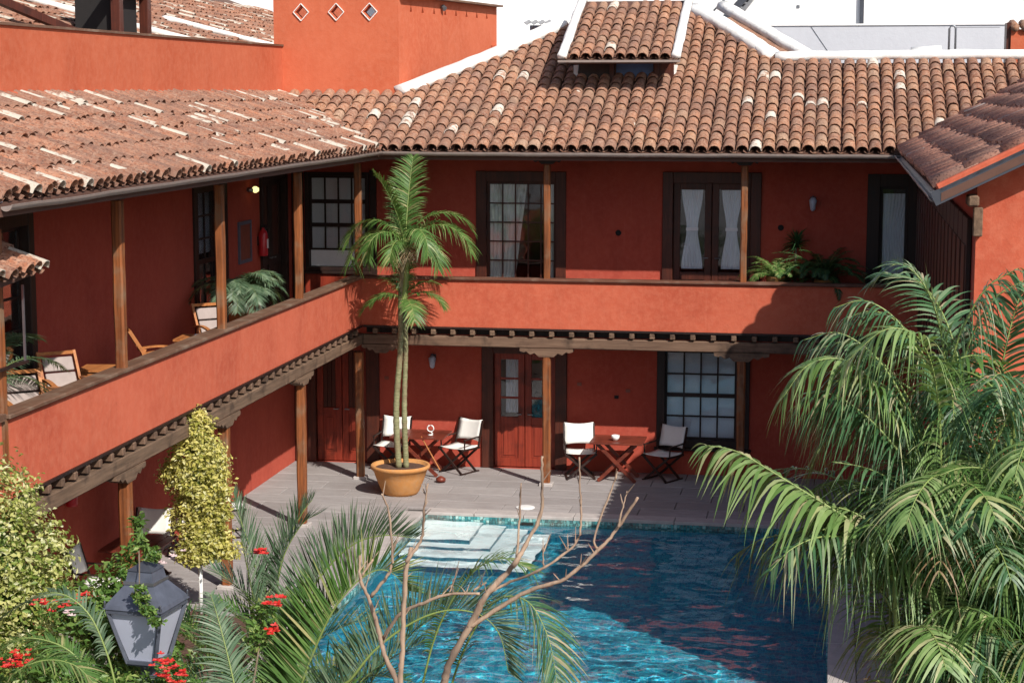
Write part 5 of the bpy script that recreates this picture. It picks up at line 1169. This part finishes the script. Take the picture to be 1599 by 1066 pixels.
for k, (bx, by, az, el, ln, bd) in enumerate([(-5.9, 12.9, 178, 60, 1.5, 1.5), (-6.0, 12.8, 190, 48, 1.5, 1.5), (-5.8, 12.7, 160, 70, 1.4, 1.4), (-6.4, 13.6, 185, 62, 1.5, 1.3), (-6.0, 13.5, 10, 62, 1.2, 1.4), (-6.3, 13.4, 150, 70, 1.5, 1.2), (-5.6, 13.3, 20, 55, 1.0, 1.6), (-6.6, 14.2, 5, 66, 1.8, 1.6), (-6.3, 14.3, 12, 70, 1.9, 1.5), (-6.9, 13.0, 170, 60, 1.2, 1.5), (-5.5, 12.6, 350, 60, 1.1, 1.7), (-6.6, 12.5, 0, 60, 1.2, 1.6)]):
    frond(ff, arch((bx, by, .9), R(az), R(el), ln, bd), .44, .024, .028, .25, .55, .25, ('palm', 'bluepalm', 'palm')[k % 3], 800 + k, bare=.2, r=.012)
for k, P in enumerate([[(-5.01, 12.4, 2.59), (-5.07, 12.4, 2.92), (-5.24, 12.4, 3.08), (-5.54, 12.4, 3.12), (-5.79, 12.4, 2.98), (-6.0, 12.4, 2.75)], [(-5.0, 13.0, 2.5), (-5.08, 13.0, 2.84), (-5.23, 13.0, 3.16), (-5.48, 13.0, 3.3), (-5.79, 13.0, 3.18), (-6.06, 13.0, 2.97)], [(-5.62, 12.2, 2.57), (-5.46, 12.2, 2.87), (-5.21, 12.2, 3.02), (-4.96, 12.2, 3.01), (-4.78, 12.2, 2.86)]]):
    P = [(x - .28 - .05 * k, y, z - .12) for x, y, z in P]; frond(ff, P, .30, .018, .019, .15, .6, .3, ('palm', 'bluepalm', 'palm')[k], 840 + k, bare=.2, r=.010)
F5 = [(-4.55, 13.8, 1.5), (-4.66, 13.9, 2.0), (-4.78, 14.0, 2.4), (-4.90, 14.1, 2.72), (-4.99, 14.2, 2.88)]
frond(ff, F5, .36, .016, .016, -.1, .75, .35, 'bluepalm', 820, bare=.25, r=.01, n=4)

# bare branching tree in front
bt = thing('bare_tree', 'leafless pinkish branches reaching up in front of the pool', 'tree', (-2.3, 10.1, 0), world=True)
TR_ = {
'A': [(-2.42, 10.3, 3.0), (-2.49, 10.4, 3.46), (-2.57, 10.4, 3.68), (-2.61, 10.4, 3.81), (-2.66, 10.4, 4.01), (-2.71, 10.4, 4.14), (-2.72, 10.4, 4.27)],
'A2': [(-2.66, 10.4, 4.01), (-2.55, 10.4, 4.16), (-2.53, 10.4, 4.26), (-2.55, 10.4, 4.52), (-2.58, 10.4, 4.65)],
'A3': [(-2.71, 10.4, 4.14), (-2.65, 10.4, 4.24)],
'B': [(-2.36, 10.1, 3.1), (-2.39, 10.0, 3.59), (-2.38, 10.0, 3.81), (-2.37, 10.0, 4.08), (-2.35, 10.0, 4.3), (-2.33, 10.0, 4.42)],
'B2': [(-2.35, 10.0, 4.34), (-2.27, 10.0, 4.47), (-2.24, 10.0, 4.64), (-2.21, 10.0, 4.81)],
'C': [(-2.59, 10.4, 3.76), (-2.46, 10.3, 3.94), (-2.29, 10.3, 4.04), (-2.16, 10.3, 4.09), (-1.97, 10.3, 4.11)],
'C2': [(-2.16, 10.3, 4.09), (-2.14, 10.3, 4.17)], 'C3': [(-2.02, 10.3, 4.11), (-1.95, 10.3, 4.15)],
'D': [(-2.3, 10.1, 3.1), (-2.15, 10.0, 3.59), (-2.1, 10.0, 3.76), (-1.97, 10.0, 4.01), (-1.88, 10.0, 4.18), (-1.77, 10.0, 4.3), (-1.71, 10.0, 4.38), (-1.66, 10.0, 4.47), (-1.58, 10.0, 4.64), (-1.57, 10.0, 4.81), (-1.57, 10.0, 4.98)],
'D1': [(-1.71, 10.0, 4.38), (-1.7, 10.0, 4.65), (-1.69, 10.0, 4.82)],
'D2': [(-1.99, 10.0, 3.98), (-1.81, 10.0, 4.1), (-1.64, 10.0, 4.21), (-1.43, 10.0, 4.3), (-1.25, 10.0, 4.46), (-1.14, 10.0, 4.59), (-1.03, 10.0, 4.77)],
'D3': [(-1.25, 10.0, 4.46), (-1.27, 10.0, 4.53), (-1.18, 10.0, 4.81), (-1.15, 10.0, 4.88)], 'D4': [(-1.14, 10.0, 4.59), (-1.12, 10.0, 4.68), (-1.09, 10.0, 4.8)],
'D5': [(-1.88, 10.0, 4.18), (-1.78, 10.0, 4.23), (-1.56, 10.0, 4.35), (-1.38, 10.0, 4.49), (-1.35, 10.0, 4.62), (-1.36, 10.0, 4.81), (-1.36, 10.0, 4.98)], 'D6': [(-1.56, 10.0, 4.35), (-1.56, 10.0, 4.44)]}
RAD = {'A': (.026, .010), 'A2': (.014, .007), 'A3': (.011, .008), 'B': (.026, .013), 'B2': (.015, .006), 'C': (.016, .011), 'C2': (.006, .004), 'C3': (.01, .006), 'D': (.034, .009), 'D1': (.010, .005), 'D2': (.019, .010), 'D3': (.010, .005), 'D4': (.010, .004), 'D5': (.013, .006), 'D6': (.007, .004)}
q = MB(); P = smooth_path([(-2.32, 10.1, 0), (-2.36, 10.12, 1.2), (-2.33, 10.1, 2.2), (-2.36, 10.12, 3.2)], 6); q.tube(P, [.075 - .002 * i for i in range(len(P))], 9); q.build('trunk', M['bark'], bt, smooth=True)
rr = random.Random(4)
for k, P in TR_.items():
    P2 = [P[0]] + [(x, y + rr.uniform(-.06, .06), z) for x, y, z in P[1:]]; path = smooth_path(P2, 7); m_ = len(path); a, b_ = RAD[k]
    path = [p + Vector((rr.uniform(-.003, .003), 0, rr.uniform(-.003, .003))) for p in path]
    q = MB(); q.tube(path, [(a + (b_ - a) * i / (m_ - 1)) * .74 * rr.uniform(.86, 1.18) for i in range(m_)], 8)
    q.v[-8:] = q.v[-8:]; br_ = q.build('branch', M['bark'], bt, smooth=True)
    tw_ = MB(); 
    for z in range(5 if a > .012 else 2):
        c = path[int(m_ * rr.uniform(.35, .95))]; tw_.tube([c, c + Vector((rr.uniform(-.05, .05), rr.uniform(-.05, .05), rr.uniform(.03, .12)))], [.0045, .0015], 5)
    tw_.build('twig', M['bark'], br_)

# garden lantern
lp = thing('garden_lantern', 'grey metal lantern on a post with creeper growing over it', 'street lamp', (-5.47, 14.0, 0), R(-6))
def ring(s0, z0, s1, z1, th=.012):
    mb = MB(); c = [(-1, -1), (1, -1), (1, 1), (-1, 1)]
    mb.v = [(a * s0, b_ * s0, z0) for a, b_ in c] + [(a * s1, b_ * s1, z1) for a, b_ in c]
    mb.f = [(k, (k + 1) % 4, 4 + (k + 1) % 4, 4 + k) for k in range(4)] + [(3, 2, 1, 0), (4, 5, 6, 7)]; return mb
lz = 2.36
v_ = MB(); v_.tube([(0, 0, 0), (0, 0, 2.28)], .04, 12); v_.lathe([(.09, 0), (.09, .3), (.05, .36), (.045, .4)], (0, 0, 0), 12); v_.lathe([(.04, 2.14), (.075, 2.22), (.06, 2.30), (.12, 2.34), (.12, 2.37)], (0, 0, 0), 12); v_.build('lamp_post', M['lamp_metal'], lp, smooth=True)
c = [(-1, -1), (1, -1), (1, 1), (-1, 1)]; b0, b1, h0, h1 = .125, .235, lz, lz + .46
for k in range(4):
    a, b_ = c[k], c[(k + 1) % 4]; mb = MB(); i_ = .012; iv = lambda s, q: (q[0] * (s - i_), q[1] * (s - i_))
    mb.quad((*iv(b0, a), h0 + .02), (*iv(b0, b_), h0 + .02), (*iv(b1, b_), h1 - .01), (*iv(b1, a), h1 - .01)); mb.build('pane', M['lamp_glass'], lp)
    MB().bar((a[0] * b0, a[1] * b0, h0), (a[0] * b1, a[1] * b1, h1), .030, .030).build('corner_bar', M['lamp_metal'], lp)
    MB().bar((a[0] * b0, a[1] * b0, h0 + .01), (b_[0] * b0, b_[1] * b0, h0 + .01), .026, .03).build('bottom_rail', M['lamp_metal'], lp)
    MB().bar((a[0] * b1, a[1] * b1, h1), (b_[0] * b1, b_[1] * b1, h1), .034, .034).build('top_rail', M['lamp_metal'], lp)
    v_ = MB(); v_.lathe([(.008, 0), (.013, .02), (.006, .04), (.012, .055), (0, .07)], (a[0] * (b1 + .012), a[1] * (b1 + .012), h1 + .02), 8); v_.build('finial', M['metal'], lp, smooth=True)
ring(.262, h1 + .018, .245, h1 + .05).build('eave', M['lamp_metal'], lp); ring(.243, h1 + .05, .125, h1 + .20).build('lantern_roof', M['lamp_metal'], lp)
ring(.135, h1 + .20, .135, h1 + .225).build('roof_collar', M['steel'], lp); ring(.12, h1 + .225, .105, h1 + .31).build('vent_box', M['lamp_metal'], lp); ring(.115, h1 + .31, .04, h1 + .36).build('vent_cap', M['metal'], lp)
MB().box((-b0, -b0, h0 - .02), (b0, b0, h0)).build('base_plate', M['lamp_metal'], lp)
v_ = MB(); v_.lathe([(.02, 0), (.05, .06), (.05, .16), (.02, .2)], (0, 0, h0 + .02), 10); v_.build('bulb_holder', M['ceramic'], lp, smooth=True)
cp = thing('creeper', 'small leafy green creeper draped across the lantern roof and front panes', 'vine', (-5.42, 13.66, 2.84), world=True)
leaf_cloud(cp, [(-5.42, 13.72, 3.01, .055, .05, .06), (-5.37, 13.68, 2.93, .06, .05, .06), (-5.31, 13.66, 2.86, .065, .05, .05), (-5.25, 13.64, 2.80, .06, .05, .045), (-5.38, 13.95, 3.26, .05, .05, .07)], 900, .035, 'shrub', 45, name='leaves', shell=.9, aspect=.7)
q = MB(); q.tube([(-5.5, 13.95, 3.26), (-5.42, 13.72, 3.02), (-5.31, 13.67, 2.87), (-5.22, 13.64, 2.76)], .005, 5); q.build('vine_stem', M['trunk'], cp)
# things growing at the terrace edge on the left
pl = thing('planting', 'scrubby mix of small leafy plants filling the bed behind the lantern', 'plants', (-7.4, 19.5, 0), world=True)
leaf_cloud(pl, [(-7.5, 18.6, .5, .45, .8, .5), (-7.7, 20.4, .35, .4, .9, .4), (-6.2, 17.4, .6, .9, .9, .6), (-5.0, 17.8, .5, .9, .7, .5)], 5000, .09, 'shrub', 50, shell=.8)
for o in WORLD_ROOTS: del o['_w']
